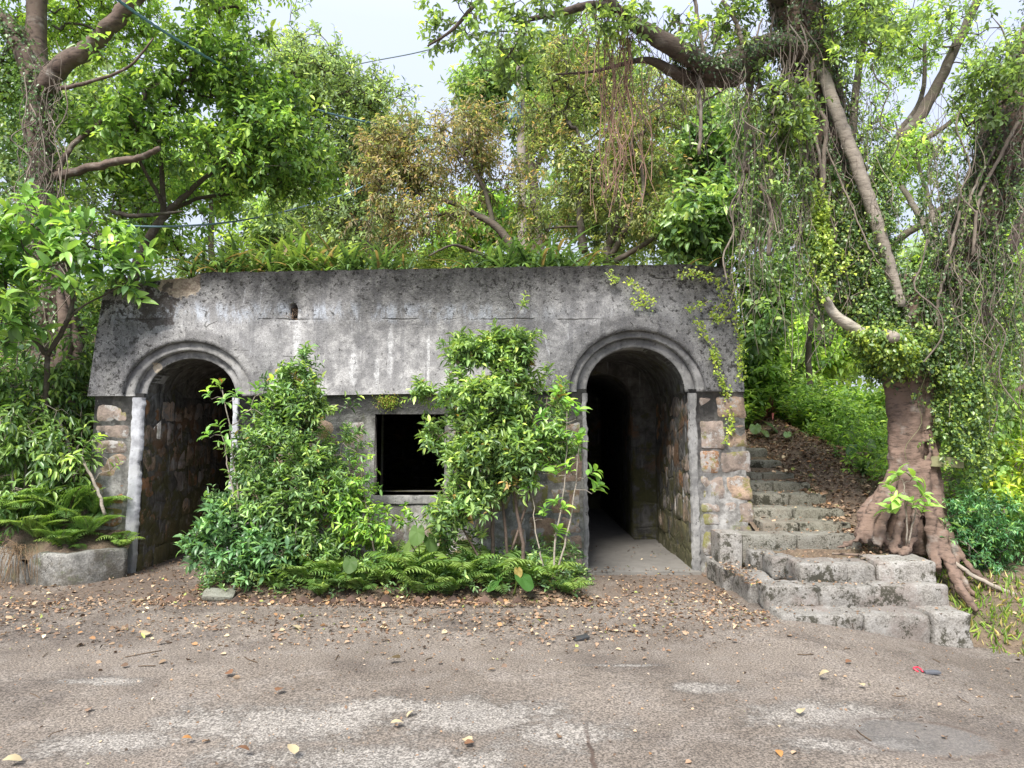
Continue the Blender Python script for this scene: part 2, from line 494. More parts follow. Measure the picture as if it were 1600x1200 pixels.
def tunnel_mat():
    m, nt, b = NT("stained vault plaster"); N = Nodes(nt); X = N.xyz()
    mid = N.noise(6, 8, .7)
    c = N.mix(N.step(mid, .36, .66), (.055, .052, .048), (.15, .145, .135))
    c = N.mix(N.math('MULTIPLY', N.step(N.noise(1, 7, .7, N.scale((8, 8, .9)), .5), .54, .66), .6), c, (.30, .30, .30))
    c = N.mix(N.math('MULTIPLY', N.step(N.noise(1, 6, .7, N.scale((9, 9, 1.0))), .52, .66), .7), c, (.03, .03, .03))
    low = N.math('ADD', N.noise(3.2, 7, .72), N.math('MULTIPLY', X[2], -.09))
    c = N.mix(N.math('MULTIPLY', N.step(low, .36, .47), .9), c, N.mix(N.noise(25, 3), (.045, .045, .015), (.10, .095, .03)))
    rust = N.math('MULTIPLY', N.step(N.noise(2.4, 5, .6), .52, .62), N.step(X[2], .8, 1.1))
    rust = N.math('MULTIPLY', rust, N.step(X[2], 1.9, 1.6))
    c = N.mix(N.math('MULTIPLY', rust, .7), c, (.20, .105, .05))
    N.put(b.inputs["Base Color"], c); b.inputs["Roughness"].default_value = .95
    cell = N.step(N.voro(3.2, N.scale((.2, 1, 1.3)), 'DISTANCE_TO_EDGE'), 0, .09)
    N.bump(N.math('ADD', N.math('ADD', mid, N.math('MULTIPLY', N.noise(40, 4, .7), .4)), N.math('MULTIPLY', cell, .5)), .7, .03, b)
    return m


def granite_mat():
    m, nt, b = NT("granite step"); N = Nodes(nt)
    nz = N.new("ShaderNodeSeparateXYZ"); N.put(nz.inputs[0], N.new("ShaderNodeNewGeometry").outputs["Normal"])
    fine, mid = N.noise(70, 4, .75), N.noise(6, 7, .7)
    c = N.mix(N.step(fine, .35, .65), (.12, .112, .10), (.27, .258, .24))
    c = N.mix(N.math('MULTIPLY', N.step(mid, .45, .66), .6), c, (.31, .305, .295))
    c = N.mix(N.math('MULTIPLY', N.step(N.noise(2.1, 6, .65), .5, .66), .55), c, (.16, .125, .11))
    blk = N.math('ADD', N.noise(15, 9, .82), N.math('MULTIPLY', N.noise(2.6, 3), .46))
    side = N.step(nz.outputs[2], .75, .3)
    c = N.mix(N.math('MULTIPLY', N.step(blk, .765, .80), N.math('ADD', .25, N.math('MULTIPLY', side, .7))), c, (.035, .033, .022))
    c = N.mix(1, c, N.attr(), 'MULTIPLY')
    N.put(b.inputs["Base Color"], c); b.inputs["Roughness"].default_value = .9
    N.bump(N.math('ADD', mid, N.math('MULTIPLY', fine, .6)), .8, .018, b)
    return m


def yard_mat():
    m, nt, b = NT("old worn pavement"); N = Nodes(nt); X = N.xyz()
    fine, gr, mid, big = N.noise(85, 3, .7), N.noise(34, 6, .75), N.noise(3.5, 7, .68), N.noise(.7, 5, .6)
    c = N.mix(N.step(big, .35, .65), (.132, .110, .093), (.20, .172, .149))
    c = N.mix(N.math('MULTIPLY', N.step(mid, .45, .65), .5), c, (.225, .202, .185))
    dark = N.math('ADD', N.noise(1.2, 5, .6), N.math('MULTIPLY', N.step(X[0], -1.0, -4.5), .12))  # dirt blotches, deepened towards the left to paint in the shade there
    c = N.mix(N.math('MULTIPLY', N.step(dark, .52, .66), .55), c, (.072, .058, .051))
    # patches where the pale cement skin is left
    W = None
    for (x, y, rx, ry) in ((480, 1125, 1.05, .30), (720, 1120, .8, .34), (560, 1185, 1.0, .2), (860, 1150, .5, .25), (1290, 1115, .55, .30), (1330, 1165, .5, .12), (1105, 1075, .34, .13), (150, 1160, .5, .2), (985, 1040, .35, .04), (150, 1065, .3, .1), (640, 1105, .9, .2)):
        p = gpt(x, y)
        q = N.step(N.spot(p[0], p[1], 0, rx, ry, 1, .55, 2.6), 1.25, .2)
        W = q if W is None else N.math('MAXIMUM', W, q)
    W = N.step(N.math('ADD', N.math('MULTIPLY', W, .30), N.noise(24, 10, .85)), .58, .80)
    c = N.mix(N.math('MULTIPLY', W, .45), c, N.mix(N.noise(12, 5, .7), (.28, .272, .26), (.46, .45, .432)))
    # exposed aggregate
    sp = N.voro(95)
    c = N.mix(N.step(fine, .36, .66), N.mix(1, c, (.40, .39, .38), 'MULTIPLY'), N.mix(1, c, (1.5, 1.48, 1.45), 'MULTIPLY'))
    c = N.mix(N.step(N.noise(130, 3, .8), .63, .70), c, (.03, .025, .02))
    # oval repair patch with a dirt seam
    p = gpt(1445, 1152); d = N.spot(p[0], p[1], 0, .36, .22, 1, .16, 2.2)
    c = N.mix(N.math('MULTIPLY', N.step(d, 1.5, 1.2), .4), c, (.11, .092, .082))
    c = N.mix(N.math('MULTIPLY', N.step(d, .98, .8), .4), c, (.135, .135, .135))
    seam = N.math('SUBTRACT', 1, N.step(N.math('ABSOLUTE', N.math('SUBTRACT', d, 1.02)), .03, .09))
    # joint running to the camera
    gx = gpt(922, 1170)[0]
    jl = N.math('SUBTRACT', 1, N.step(N.math('ABSOLUTE', N.math('SUBTRACT', X[0], N.math('ADD', gx - .05, N.math('MULTIPLY', N.noise(3, 5), .1)))), .004, .016))
    jl = N.math('MULTIPLY', jl, N.step(X[1], 3.9, 3.5))
    ln = N.math('MAXIMUM', jl, N.math('MULTIPLY', N.math('MULTIPLY', seam, N.step(N.noise(6, 4), .42, .55)), .5))
    c = N.mix(N.math('MULTIPLY', ln, .8), c, (.06, .036, .026))
    # soil washed out below the bed and along the passage mouth
    so_ = N.math('MULTIPLY', N.step(X[1], 6.0, 6.7), N.step(N.noise(2.2, 6, .7), .36, .58))
    c = N.mix(N.math('MULTIPLY', so_, .65), c, (.12, .085, .062))
    N.put(b.inputs["Base Color"], c); b.inputs["Roughness"].default_value = .93
    h = N.math('ADD', N.math('ADD', N.math('MULTIPLY', gr, .8), N.math('MULTIPLY', fine, .7)), N.math('MULTIPLY', N.noise(9, 5), .6))
    N.bump(N.math('ADD', h, N.math('MULTIPLY', W, .3)), .9, .014, b)
    return m


def soil_mat(name, a=(.12, .088, .064), b_=(.21, .155, .11), green=.3):
    m, nt, b = NT(name); N = Nodes(nt)
    c = N.mix(N.step(N.noise(18, 7, .75), .35, .65), a, b_)
    c = N.mix(N.step(N.noise(50, 4, .7), .58, .66), c, (.22, .165, .115))
    c = N.mix(N.math('MULTIPLY', N.step(N.noise(1.6, 6, .65), .5, .62), green), c, (.06, .085, .02))
    N.put(b.inputs["Base Color"], c); b.inputs["Roughness"].default_value = .95
    N.bump(N.math('ADD', N.noise(14, 6, .7), N.noise(45, 4, .7)), 1.0, .03, b)
    return m


def flat_mat(name, col, rough=.6, var=.2, sc=14, metal=0.0):
    m, nt, b = NT(name); N = Nodes(nt)
    c = N.mix(N.noise(sc, 5, .65), tuple(q * (1 - var) for q in col), tuple(min(1, q * (1 + var)) for q in col))
    c = N.mix(1, c, N.attr(), 'MULTIPLY')
    N.put(b.inputs["Base Color"], c); b.inputs["Roughness"].default_value = rough; b.inputs["Metallic"].default_value = metal
    N.bump(N.noise(sc * 2, 4), .25, .006, b)
    return m


def yz(x, y):
    """height of the yard: it falls away to the right in front of the steps"""
    return -.20 * sm(x, 2.1, 3.7) - .10 * sm(x, 3.7, 8)


def gpt(x, y):
    """yard point at a photo pixel"""
    Y = 5.0
    for _ in range(12):
        p = at(x, y, Y); z = float(yz(p[0], Y))
        s = (CAM_H - p[2]) / Y
        Y = (CAM_H - z) / max(s, .02)
    return at(x, y, Y)


M_LEAF = leaf_mat("glossy leaf", .36, .36, .55)
M_LEAF_THIN = leaf_mat("thin leaf", .46, .45, .4)
M_FERN = leaf_mat("fern frond", .42, .55, .2)
M_DRY = leaf_mat("dry leaf", .12, .8, .1, (1.1, 1.0, .8))
M_BARK = bark_mat("grey brown bark", (.15, .118, .098), (.05, .04, .033))
M_BARK_DARK = bark_mat("dark twig bark", (.085, .068, .054), (.035, .028, .023), moss=.2)
M_BARK_FIG = bark_mat("ringed fig bark", (.125, .09, .072), (.042, .03, .025), scale=(10, 10, 26), bump=.5)
M_BARK_FOOT = bark_mat("ringed banyan bark", (.165, .112, .087), (.04, .028, .022), scale=(12, 12, 40), bump=.7, tint=False)
M_BARK_ROOT = bark_mat("root bark", (.18, .132, .104), (.08, .058, .046), scale=(16, 16, 22), moss=.35, bump=.5)
M_BARK_PALE = bark_mat("pale smooth bark", (.28, .245, .205), (.13, .108, .09), scale=(12, 12, 40))
M_ROOT = bark_mat("aerial root", (.20, .165, .135), (.085, .066, .053), scale=(20, 20, 8))
M_CONC, M_RING, M_MORTAR, M_STONE, M_PLASTER, M_TUNNEL = concrete_mat(), ring_mat(), mortar_mat(), stone_mat(), plaster_mat(), tunnel_mat()
def jamb_mat():
    m, nt, b = NT("damp passage stone"); N = Nodes(nt); X = N.xyz()
    mid = N.noise(9, 8, .7)
    c = N.mix(1, N.attr(), N.mix(N.step(mid, .32, .68), (.55, .55, .55), (1.25, 1.2, 1.15)), 'MULTIPLY')
    c = N.mix(N.math('MULTIPLY', N.step(N.noise(5.5, 7, .75), .50, .58), .85), c, (.22, .215, .21))
    c = N.mix(N.math('MULTIPLY', N.step(N.noise(1, 7, .7, N.scale((9, 9, 1.1)), .5), .55, .63), .7), c, (.38, .38, .37))
    c = N.mix(N.math('MULTIPLY', N.step(N.noise(1, 6, .7, N.scale((8, 8, .9))), .54, .64), .8), c, (.035, .034, .032))
    low = N.math('ADD', N.noise(3.4, 7, .72), N.math('MULTIPLY', X[2], -.14))
    c = N.mix(N.math('MULTIPLY', N.step(low, .34, .44), .9), c, N.mix(N.noise(25, 3), (.045, .045, .018), (.12, .112, .045)))
    N.put(b.inputs["Base Color"], c); b.inputs["Roughness"].default_value = .95
    N.bump(N.math('ADD', mid, N.math('MULTIPLY', N.noise(45, 4, .7), .5)), .8, .02, b)
    return m


M_JAMB = jamb_mat()
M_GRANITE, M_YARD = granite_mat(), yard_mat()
M_SOIL = soil_mat("forest soil")
M_BED = soil_mat("leafy bed soil", (.085, .062, .047), (.165, .125, .092), .15)
def kerb_mat():
    m, nt, b = NT("stained kerb cement"); N = Nodes(nt); X = N.xyz()
    mid = N.noise(6, 9, .72)
    c = N.mix(N.step(mid, .36, .66), (.10, .098, .092), (.24, .235, .22))
    c = N.mix(N.math('MULTIPLY', N.step(N.math('ADD', N.noise(4, 7, .75), N.math('MULTIPLY', X[2], -.35)), .40, .54), .75), c, (.075, .066, .05))
    c = N.mix(N.math('MULTIPLY', N.step(N.noise(3.1, 7, .75), .54, .62), .6), c, (.07, .085, .03))
    c = N.mix(N.step(N.noise(60, 4, .75), .40, .66), N.mix(1, c, (.7, .7, .7), 'MULTIPLY'), N.mix(1, c, (1.25, 1.25, 1.25), 'MULTIPLY'))
    crk = N.math('SUBTRACT', 1, N.step(N.voro(1.6, N.mix(.3, N.pos, N.new("ShaderNodeTexNoise").outputs["Color"]), 'DISTANCE_TO_EDGE'), .001, .008))
    c = N.mix(N.math('MULTIPLY', crk, .8), c, (.03, .028, .025))
    N.put(b.inputs["Base Color"], c); b.inputs["Roughness"].default_value = .93
    N.bump(N.math('ADD', mid, N.math('MULTIPLY', N.noise(50, 4, .7), .5)), .7, .02, b)
    return m


M_KERB = kerb_mat()

# ------------------------------------------------------------------ ground
def grid(xs, ys, H, keep=None, skip=None):
    g = Geo()
    Xg, Yg = np.meshgrid(xs, ys)
    Z = H(Xg, Yg)
    v = np.stack([Xg, Yg, Z], -1).reshape(-1, 3)
    nx = len(xs)
    i = (np.arange(len(ys) - 1)[:, None] * nx + np.arange(nx - 1)[None])
    f = np.stack([i, i + 1, i + nx + 1, i + nx], -1)
    if skip is not None:
        cx, cy = np.meshgrid((xs[1:] + xs[:-1]) / 2, (ys[1:] + ys[:-1]) / 2)
        f = f[~skip(cx, cy)]
    g.add(v, [f.reshape(-1, 4)])
    return g


def axis(a, b, step, far_a, far_b, k=14):
    c = np.arange(a, b + 1e-6, step)
    l = a - np.geomspace(step * 2, a - far_a, k)[::-1]; r = b + np.geomspace(step * 2, far_b - b, k)
    return np.concatenate([l, c, r])


def fbm(x, y, s, seed=0):
    f = np.frompyfunc(lambda a, b: noise.fractal(Vector((a * s + seed, b * s, seed * .37)), 1.0, 2.0, 4), 2, 1)
    return np.asarray(f(x, y), float)


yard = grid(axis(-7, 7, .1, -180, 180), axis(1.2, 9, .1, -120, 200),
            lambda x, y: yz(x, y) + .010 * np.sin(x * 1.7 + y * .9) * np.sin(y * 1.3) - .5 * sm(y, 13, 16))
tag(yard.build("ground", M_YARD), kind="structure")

BL, BR = -4.48, 2.52          # ends of the building


def yf(z):
    return 7.53 + .05 * np.asarray(z, float)


def hill_h(x, y):
    left = .24 + 1.0 * np.clip(y - 7.35 - .12 * np.clip(-4.5 - x, 0, 3), 0, 3.0) + .10 * np.clip(y - 10.3, 0, 30)
    centre = 3.22 + .14 * np.clip(y - 8.2, 0, 40)
    st = np.interp(y, [5, 6.9, 7.0, 9.4, 10.8, 12.5, 18, 40], [-.25, .14, .36, 1.18, 1.58, 1.6, .9, -1.5])
    bank = np.interp(y, [3, 5.2, 6.2, 7.6, 9.5, 12, 18, 40], [-.25, -.22, .05, .45, 1.1, 1.45, .9, -1.5])
    right = st + (bank - st) * sm(x, 3.75, 4.6) + .14 * sm(x, 3.5, 3.9) * sm(y, 7.0, 8.0) * (1 - sm(x, 4.2, 5))
    edge = y - np.where(x < 3.1, 6.9, 5.5 - (np.maximum(x, 3.66) - 3.66) * .9)
    right = yz(x, y) - .05 + (right - yz(x, y) + .05) * sm(edge, -.1, np.where(x < 3.1, .1, .6))
    h = np.where(x < BL + .12, left, np.where(x > BR - .12, right, centre))
    # far right the roof level runs down to the stair bank behind the building
    k = sm(y, 12.5, 15)
    blend = left + (centre - left) * sm(x, -6, -3)
    blend = blend + (right - blend) * sm(x, 1.5, 5)
    h = h * (1 - k) + blend * k
    return h + .05 * fbm(x, y, 1.3, 3) * (1 - (np.abs(x - 2.9) < .75) * (y < 9.7)) - .03


def hill_skip(x, y):
    front_c = (x > BL + .05) & (x < BR - .05) & (y < 8.15)
    left_f = (x <= BL + .05) & (y < kerb_y(x) + .02)
    right_f = (x >= BR - .05) & (y < np.where(x < 3.1, 6.9, 5.5 - (np.maximum(x, 3.66) - 3.66) * .9))
    return front_c | left_f | right_f | (y < 2.2)


KERB = np.array([(-10.5, 6.6), (-8, 7.15), (-6.3, 7.36), (-5.46, 7.36), (-4.9, 7.13), (-4.48, 6.98), (-4.2, 7.05), (-3.96, 7.36)])
kc = curve(np.c_[KERB, np.zeros(len(KERB))], 60)


def kerb_y(x):
    return np.interp(x, kc[:, 0], kc[:, 1])


hill = grid(axis(-9, 9, .1, -90, 90), axis(2.0, 14, .1, 1.0, 120), hill_h, skip=hill_skip)
tag(hill.build("hillside", M_SOIL), kind="structure")


def ground_z(x, y):
    x = np.asarray(x, float); y = np.asarray(y, float)
    return np.where(hill_skip(x, y), yz(x, y), hill_h(x, y))


# small planter triangle behind the kerb, in front of the wall end
pl = Geo()
px_, py_ = [], []
xs = np.linspace(-10.4, -3.98, 80)
ts = np.linspace(0, 1, 14)
V = []
for x in xs:
    y0 = kerb_y(x) + .05; y1 = max(7.62, y0 + .3)
    for t in ts:
        y = y0 + (y1 - y0) * t
        V.append((x, y, .20 + .55 * t * (1 if x < -4.4 else .5) + .02 * noise.noise(Vector((x * 3, y * 3, 0)))))
n0, n1 = len(xs), len(ts)
i = np.arange(n0 - 1)[:, None] * n1 + np.arange(n1 - 1)[None]
pl.add(V, [np.stack([i, i + n1, i + n1 + 1, i + 1], -1).reshape(-1, 4)])
tag(pl.build("planter_soil", M_SOIL), kind="structure")

# ------------------------------------------------------------------ plates and blocks
def plate(outline, holes, y_front, depth, jit=0.0):
    """upright plate in x-z with holes, its face following y_front(z); returns a Geo"""
    bm = bmesh.new()
    loops = []
    for lp in [outline] + list(holes):
        vs = [bm.verts.new((p[0], 0, p[1])) for p in lp]
        loops.append(vs)
        for a, b in zip(vs, vs[1:] + vs[:1]): bm.edges.new((a, b))
    bmesh.ops.triangle_fill(bm, edges=bm.edges[:], use_beauty=True)
    bm.verts.index_update()
    P = np.array([v.co[:] for v in bm.verts])
    T = []
    for f in bm.faces:
        ids = [v.index for v in f.verts]
        a, b, c = P[ids[0]], P[ids[1]], P[ids[2]]
        if np.cross(b - a, c - a)[1] > 0: ids.reverse()
        T.append(ids)
    n = len(P)
    fr = P.copy(); fr[:, 1] = y_front(P[:, 2])
    bk = P.copy(); bk[:, 1] = y_front(P[:, 2]) + depth
    Q = []
    for li, vs in enumerate(loops):
        ids = [v.index for v in vs]
        for a, b in zip(ids, ids[1:] + ids[:1]):
            Q.append((a, b, b + n, a + n))
    bm.free()
    g = Geo()
    T = np.array(T)
    g.add(np.vstack([fr, bk]), [T, T[:, ::-1] + n, np.array(Q)])
    return g


def arc(cx, cz, r, k, n=40, a0=0.0, a1=math.pi):
    a = np.linspace(a0, a1, n)
    return np.c_[cx + r * np.cos(a), cz + r * k * np.sin(a)]


def annulus(g, cx, cz, r0, r1, k, y_off, depth, n=56):
    """half ring standing proud of the wall: face, soffit, back edge and ends"""
    A, B = arc(cx, cz, r0, k, n), arc(cx, cz, r1, k, n)
    m = 5
    t = np.linspace(0, 1, m)
    pts = A[:, None] + (B - A)[:, None] * t[None, :, None]
    v = np.stack([pts[..., 0], yf(pts[..., 1]) + y_off, pts[..., 1]], -1)
    v[..., 1] += .004 * rng.standard_normal(v.shape[:2])
    f = np.arange(n - 1)[:, None] * m + np.arange(m - 1)[None]
    fs = [np.stack([f, f + 1, f + m + 1, f + m], -1).reshape(-1, 4)]
    w = v.copy(); w[..., 1] += depth
    N_ = n * m
    e = np.arange(n - 1) * m
    fs.append(np.stack([e, e + m, e + m + N_, e + N_], -1))
    e2 = e + m - 1
    fs.append(np.stack([e2, e2 + N_, e2 + m + N_, e2 + m], -1))
    for s in (0, (n - 1) * m):
        q = s + np.arange(m - 1)
        fs.append(np.stack([q, q + N_, q + 1 + N_, q + 1], -1))
    g.add(np.vstack([v.reshape(-1, 3), w.reshape(-1, 3)]), fs)


def block(g, x0, x1, y0, y1, z0, z1, col=(1, 1, 1), rough=.012, bev=.02, res=.06, seed=None):
    """rough-hewn stone block"""
    n = [max(3, min(26, int((b - a) / res) + 2)) for a, b in ((x0, x1), (y0, y1), (z0, z1))]
    lo, hi = np.array((x0, y0, z0)), np.array((x1, y1, z1))
    c, h = (lo + hi) / 2, (hi - lo) / 2
    sd_ = rng.random(3) * 40
    for ax in range(3):
        u, w = [i for i in range(3) if i != ax]
        for sgn in (-1, 1):
            # denser towards the edges so the rounding shows
            gu = np.sin(np.linspace(-1, 1, n[u]) * np.pi / 2) * .35 + np.linspace(-1, 1, n[u]) * .65
            gw = np.sin(np.linspace(-1, 1, n[w]) * np.pi / 2) * .35 + np.linspace(-1, 1, n[w]) * .65
            U, Wg = np.meshgrid(gu, gw)
            p = np.zeros(U.shape + (3,)); p[..., u] = U; p[..., w] = Wg; p[..., ax] = sgn
            p = p * h
            inner = np.clip(p, -(h - bev), h - bev)
            d = p - inner
            p = inner + nrm(d) * bev * (np.linalg.norm(d, axis=-1, keepdims=True) > 1e-9)
            q = (p + c).reshape(-1, 3)
            dsp = np.array([noise.noise(Vector(a * 5 + sd_)) + .6 * noise.noise(Vector(a * 14 + sd_)) for a in q])
            q = q + nrm(p.reshape(-1, 3) / h) * (dsp * rough)[:, None]
            nu, nw = n[u], n[w]
            i = np.arange(nw - 1)[:, None] * nu + np.arange(nu - 1)[None]
            f = np.stack([i, i + 1, i + nu + 1, i + nu], -1).reshape(-1, 4)
            flip = (sgn > 0) == (ax == 1)
            g.add(q, [f[:, ::-1] if flip else f], col)


# ------------------------------------------------------------------ the bunker
bunker = thing("bunker", (0, 7.5, 0), "old grey concrete and stone bunker front with two arched passages and a square window", "bunker")
CL, SL, KL, RL = -3.474, 1.852, .86, (.48, .577, .687, .865)     # left arch: centre, spring, flattening, radii
CR, SR, KR, RR = 1.339, 1.90, .91, (.535, .645, .728, .955)
SPR = lambda x: np.interp(x, [BL, CL + .9, CR - 1.0, BR], [SL, SL, SR, SR])
TOP = lambda x: np.interp(x, [-4.5, -3.9, -3.5, -3.45, -3.4, 1.9, 2.52], [3.03, 3.16, 3.17, 3.19, 3.235, 3.33, 3.27])
out = [(BL - .06, SL)]
out += [tuple(p) for p in arc(CL, SL, RL[3] - .03, KL, 34)[::-1]]
out += [(-2.62, SL), (.36, SR)]
out += [tuple(p) for p in arc(CR, SR, RR[3] - .03, KR, 34)[::-1]]
out += [(BR - .03, SR)]
out += [(BR - .07, 2.5), (BR - .12, 3.15)]
for x in np.linspace(BR - .14, BL + .06, 150):
    out.append((x, float(TOP(x)) - .035 + .016 * noise.noise(Vector((x * 6, 1, 0))) + .008 * noise.noise(Vector((x * 25, 4, 0)))))
out += [(BL + .03, 2.9), (BL - .01, 2.5)]
vx0, vz0 = -2.425, 2.675
vent = [(vx0, vz0), (vx0 + .105, vz0), (vx0 + .108, vz0 + .13), (vx0 + .085, vz0 + .185), (vx0 + .05, vz0 + .20), (vx0 + .015, vz0 + .18), (vx0, vz0 + .13)]
plate(out, [vent], lambda z: yf(z) - .03, .55).build("upper_wall", M_CONC, bunker, smooth=False)
g = Geo()
block(g, vx0 - .05, vx0 + .16, yf(2.8) + .2, yf(2.8) + .3, vz0 - .1, vz0 + .3)
g.build("vent_back", M_TUNNEL, bunker)
g = Geo()
for k in range(26):
    a = np.array((vx0 + .052 + rng.uniform(-.045, .045), yf(2.8) - .02 + rng.uniform(0, .15), vz0 + rng.uniform(0, .17)))
    tube(g, curve([a, a + rng.normal(0, .035, 3), a + rng.normal(0, .05, 3)], 6), .0025, 4, (.9, .75, .6))
tag(g.build("dry_root_tuft", M_ROOT), "tangle of dry brown roots stuffed in the small vent hole high in the wall", "root tuft")

# lower stone wall with the two doorways and the window
WX0, WX1, WZ0, WZ1 = -1.47, -.72, .80, 1.66
LJ, RJ = (CL - RL[0], CL + RL[0]), (CR - RR[0] - .005, CR + RR[0] + .03)
lo = [(BL, -.3), (LJ[0], -.3), (LJ[0], SL + .0), (LJ[1], SL), (LJ[1], -.3), (RJ[0], -.3), (RJ[0], SR), (RJ[1], SR), (RJ[1], -.3), (BR + .04, -.3), (BR + .02, SR)]
lo += [(x, float(SPR(x)) - .0) for x in np.linspace(BR - .1, BL + .1, 30) if not (LJ[0] - .02 < x < LJ[1] + .02 or RJ[0] - .02 < x < RJ[1] + .02)]
# split into left pier, middle wall, right pier so every piece is a simple outline
def lower(xa, xb, holes, name):
    o = [(xa, -.3), (xb, -.3), (xb, float(SPR(xb)) + .03), (xa, float(SPR(xa)) + .03)]
    return plate(o, holes, lambda z: yf(z) + .010, .4)
gl = Geo()
for xa, xb, ho in ((BL, LJ[0], []), (LJ[1], RJ[0], [[(WX0, WZ0), (WX1, WZ0), (WX1, WZ1), (WX0, WZ1)]]), (RJ[1], BR - .03, [])):
    q = lower(xa, xb, ho, "")
    for f in q.f: gl.f.append(f + gl.n)
    gl.v += q.v; gl.c += q.c; gl.n += q.n
gl.build("lower_wall", M_MORTAR, bunker, smooth=False)

# facing stones, one part per stretch of wall
STC = [(.33, .245, .185), (.27, .22, .19), (.26, .18, .125), (.29, .25, .23), (.20, .175, .16), (.36, .28, .225), (.31, .17, .09)]
g = Geo()


def stones(xa, xb, za, zb, rows, taper=0.0):
    g = Geo()
    z = za; hs = np.array(rows, float); hs = hs / hs.sum() * (zb - za)
    for ri, hgt in enumerate(hs):
        x = xa
        while x < xb - .06:
            w = rng.uniform(.2, .40)
            if xb - (x + w) < .16: w = xb - x
            w = min(w, xb - x)
            cx, cz = x + w / 2, z + hgt / 2
            if not (WX0 - .04 < cx < WX1 + .04 and WZ0 - .1 < cz < WZ1 + .1) and not (x < WX1 + .06 and x + w > WX0 - .06 and z < WZ1 and z + hgt > WZ0 - .08):
                gp = rng.uniform(.004, .02)
                yy = float(yf(cz))
                c = np.array(STC[rng.choice(len(STC), p=(.22, .2, .14, .16, .12, .1, .06))]) * rng.uniform(.8, 1.2)
                n0 = len(g.v)
                dz, dw = rng.uniform(-.02, .02), rng.uniform(-.012, .012)
                if rng.random() < .10 and hgt > .26:
                    f_ = rng.uniform(.4, .6)
                    block(g, x + gp, x + w - gp, yy, yy + .2, z + gp, z + hgt * f_ - .01, c, .022, .03, .04)
                    block(g, x + gp + dw, x + w - gp, yy, yy + .2, z + hgt * f_ + .006, z + hgt - gp, c * rng.uniform(.7, 1.2), .022, .03, .04)
                else:
                    block(g, x + gp, x + w - gp + dw, yy + rng.uniform(-.008, .012), yy + .2, z + gp, z + hgt - gp + dz, c, .026, .035, .04)
                for kk in range(n0, len(g.v)):      # follow the batter of the wall
                    g.v[kk][:, 1] += .05 * (g.v[kk][:, 2] - cz)
                    if taper: g.v[kk][:, 0] -= taper * (g.v[kk][:, 2] - .7) * np.clip((g.v[kk][:, 0] - xa) / (xb - xa), 0, 1)
            x += w
        z += hgt
    g.build("stone_facing", M_STONE, bunker)


stones(BL + .01, LJ[0] - .125, -.1, SL - .06, (.30, .26, .22, .30, .25, .32, .24))
stones(LJ[1] + .09, WX0 - .08, -.1, SR - .30, (.3, .28, .26, .3, .28))
stones(WX0 - .1, WX1 + .1, -.1, WZ0 - .06, (.3, .28, .26))
stones(WX1 + .08, RJ[0] - .05, -.1, SR - .30, (.28, .3, .26, .3, .28))
stones(RJ[1] + .09, BR + .05, -.1, SR - .03, (.24, .30, .25, .27, .24, .30, .26), .055)

def jamb_stones(x, sgn, z0, z1, ya, yb, rows):
    g = Geo()
    z = z0; hs = np.array(rows, float); hs = hs / hs.sum() * (z1 - z0)
    for hgt in hs:
        y = ya + .012
        while y < yb - .1:
            w = min(rng.uniform(.2, .42), yb - y); gp = rng.uniform(.004, .016)
            c = np.array(STC[rng.choice(len(STC), p=(.2, .2, .14, .14, .12, .08, .12))]) * rng.uniform(.8, 1.2)
            n0 = len(g.v)
            xa, xb = (x - .2, x + .006) if sgn > 0 else (x - .006, x + .2)
            block(g, xa, xb, y + gp, y + w - gp, z + gp, z + hgt - gp, c, .024, .022, .045)
            for kk in range(n0, len(g.v)): g.v[kk][:, 1] += .05 * g.v[kk][:, 2]
            y += w
        z += hgt
    g.build("jamb_facing", M_JAMB, bunker)


jamb_stones(LJ[0], 1, -.1, SL - .03, 7.56, 9.6, (.3, .27, .3, .26, .3, .28, .25))
jamb_stones(RJ[1], -1, -.1, SR - .03, 7.56, 9.3, (.3, .27, .3, .26, .3, .28, .25))

# cement quoin strips beside the doorways
def strip(x0, x1, z0, z1, off, name, mat):
    g = Geo()
    nz, nx = 110, 8
    zz = np.linspace(z0, z1, nz); v = []
    for z in zz:
        a = x0 + .018 * noise.noise(Vector((z * 4, x0, 1))) + .014 * noise.noise(Vector((z * 17, x0, 3))); b = x1 + .018 * noise.noise(Vector((z * 4, x1, 7))) + .014 * noise.noise(Vector((z * 19, x1, 5)))
        for t in np.linspace(0, 1, nx):
            e = min(t, 1 - t) < .01
            v.append((a + (b - a) * t, float(yf(z)) + off + (.045 if e else .006 * noise.noise(Vector((t * 3, z * 6, x0)))), z))
    i = np.arange(nz - 1)[:, None] * nx + np.arange(nx - 1)[None]
    g.add(v, [np.stack([i, i + 1, i + nx + 1, i + nx], -1).reshape(-1, 4)])
    return g.build(name, mat, bunker)


strip(LJ[0] - .125, LJ[0] + .012, -.2, SL - .015, -.02, "cement_strip", M_PLASTER)
strip(LJ[1] - .01, LJ[1] + .07, -.2, SL - .015, -.01, "cement_strip", M_PLASTER)
strip(RJ[0] - .05, RJ[0] + .01, -.2, SR - .015, -.01, "cement_strip", M_RING)
strip(RJ[1] - .012, RJ[1] + .085, -.2, SR - .015, -.005, "cement_strip", M_RING)

for (cx, cz, k, rr) in ((CL, SL, KL, RL), (CR, SR, KR, RR)):
    am = Geo()
    annulus(am, cx, cz, rr[2], rr[3], k, -.062, .2)
    am.build("arch_band", M_CONC, bunker)
    am = Geo()
    annulus(am, cx, cz, rr[1], rr[2], k, -.005, .2)
    annulus(am, cx, cz, rr[0], rr[1], k, .065, .3)
    am.build("arch_moulding", M_RING, bunker)


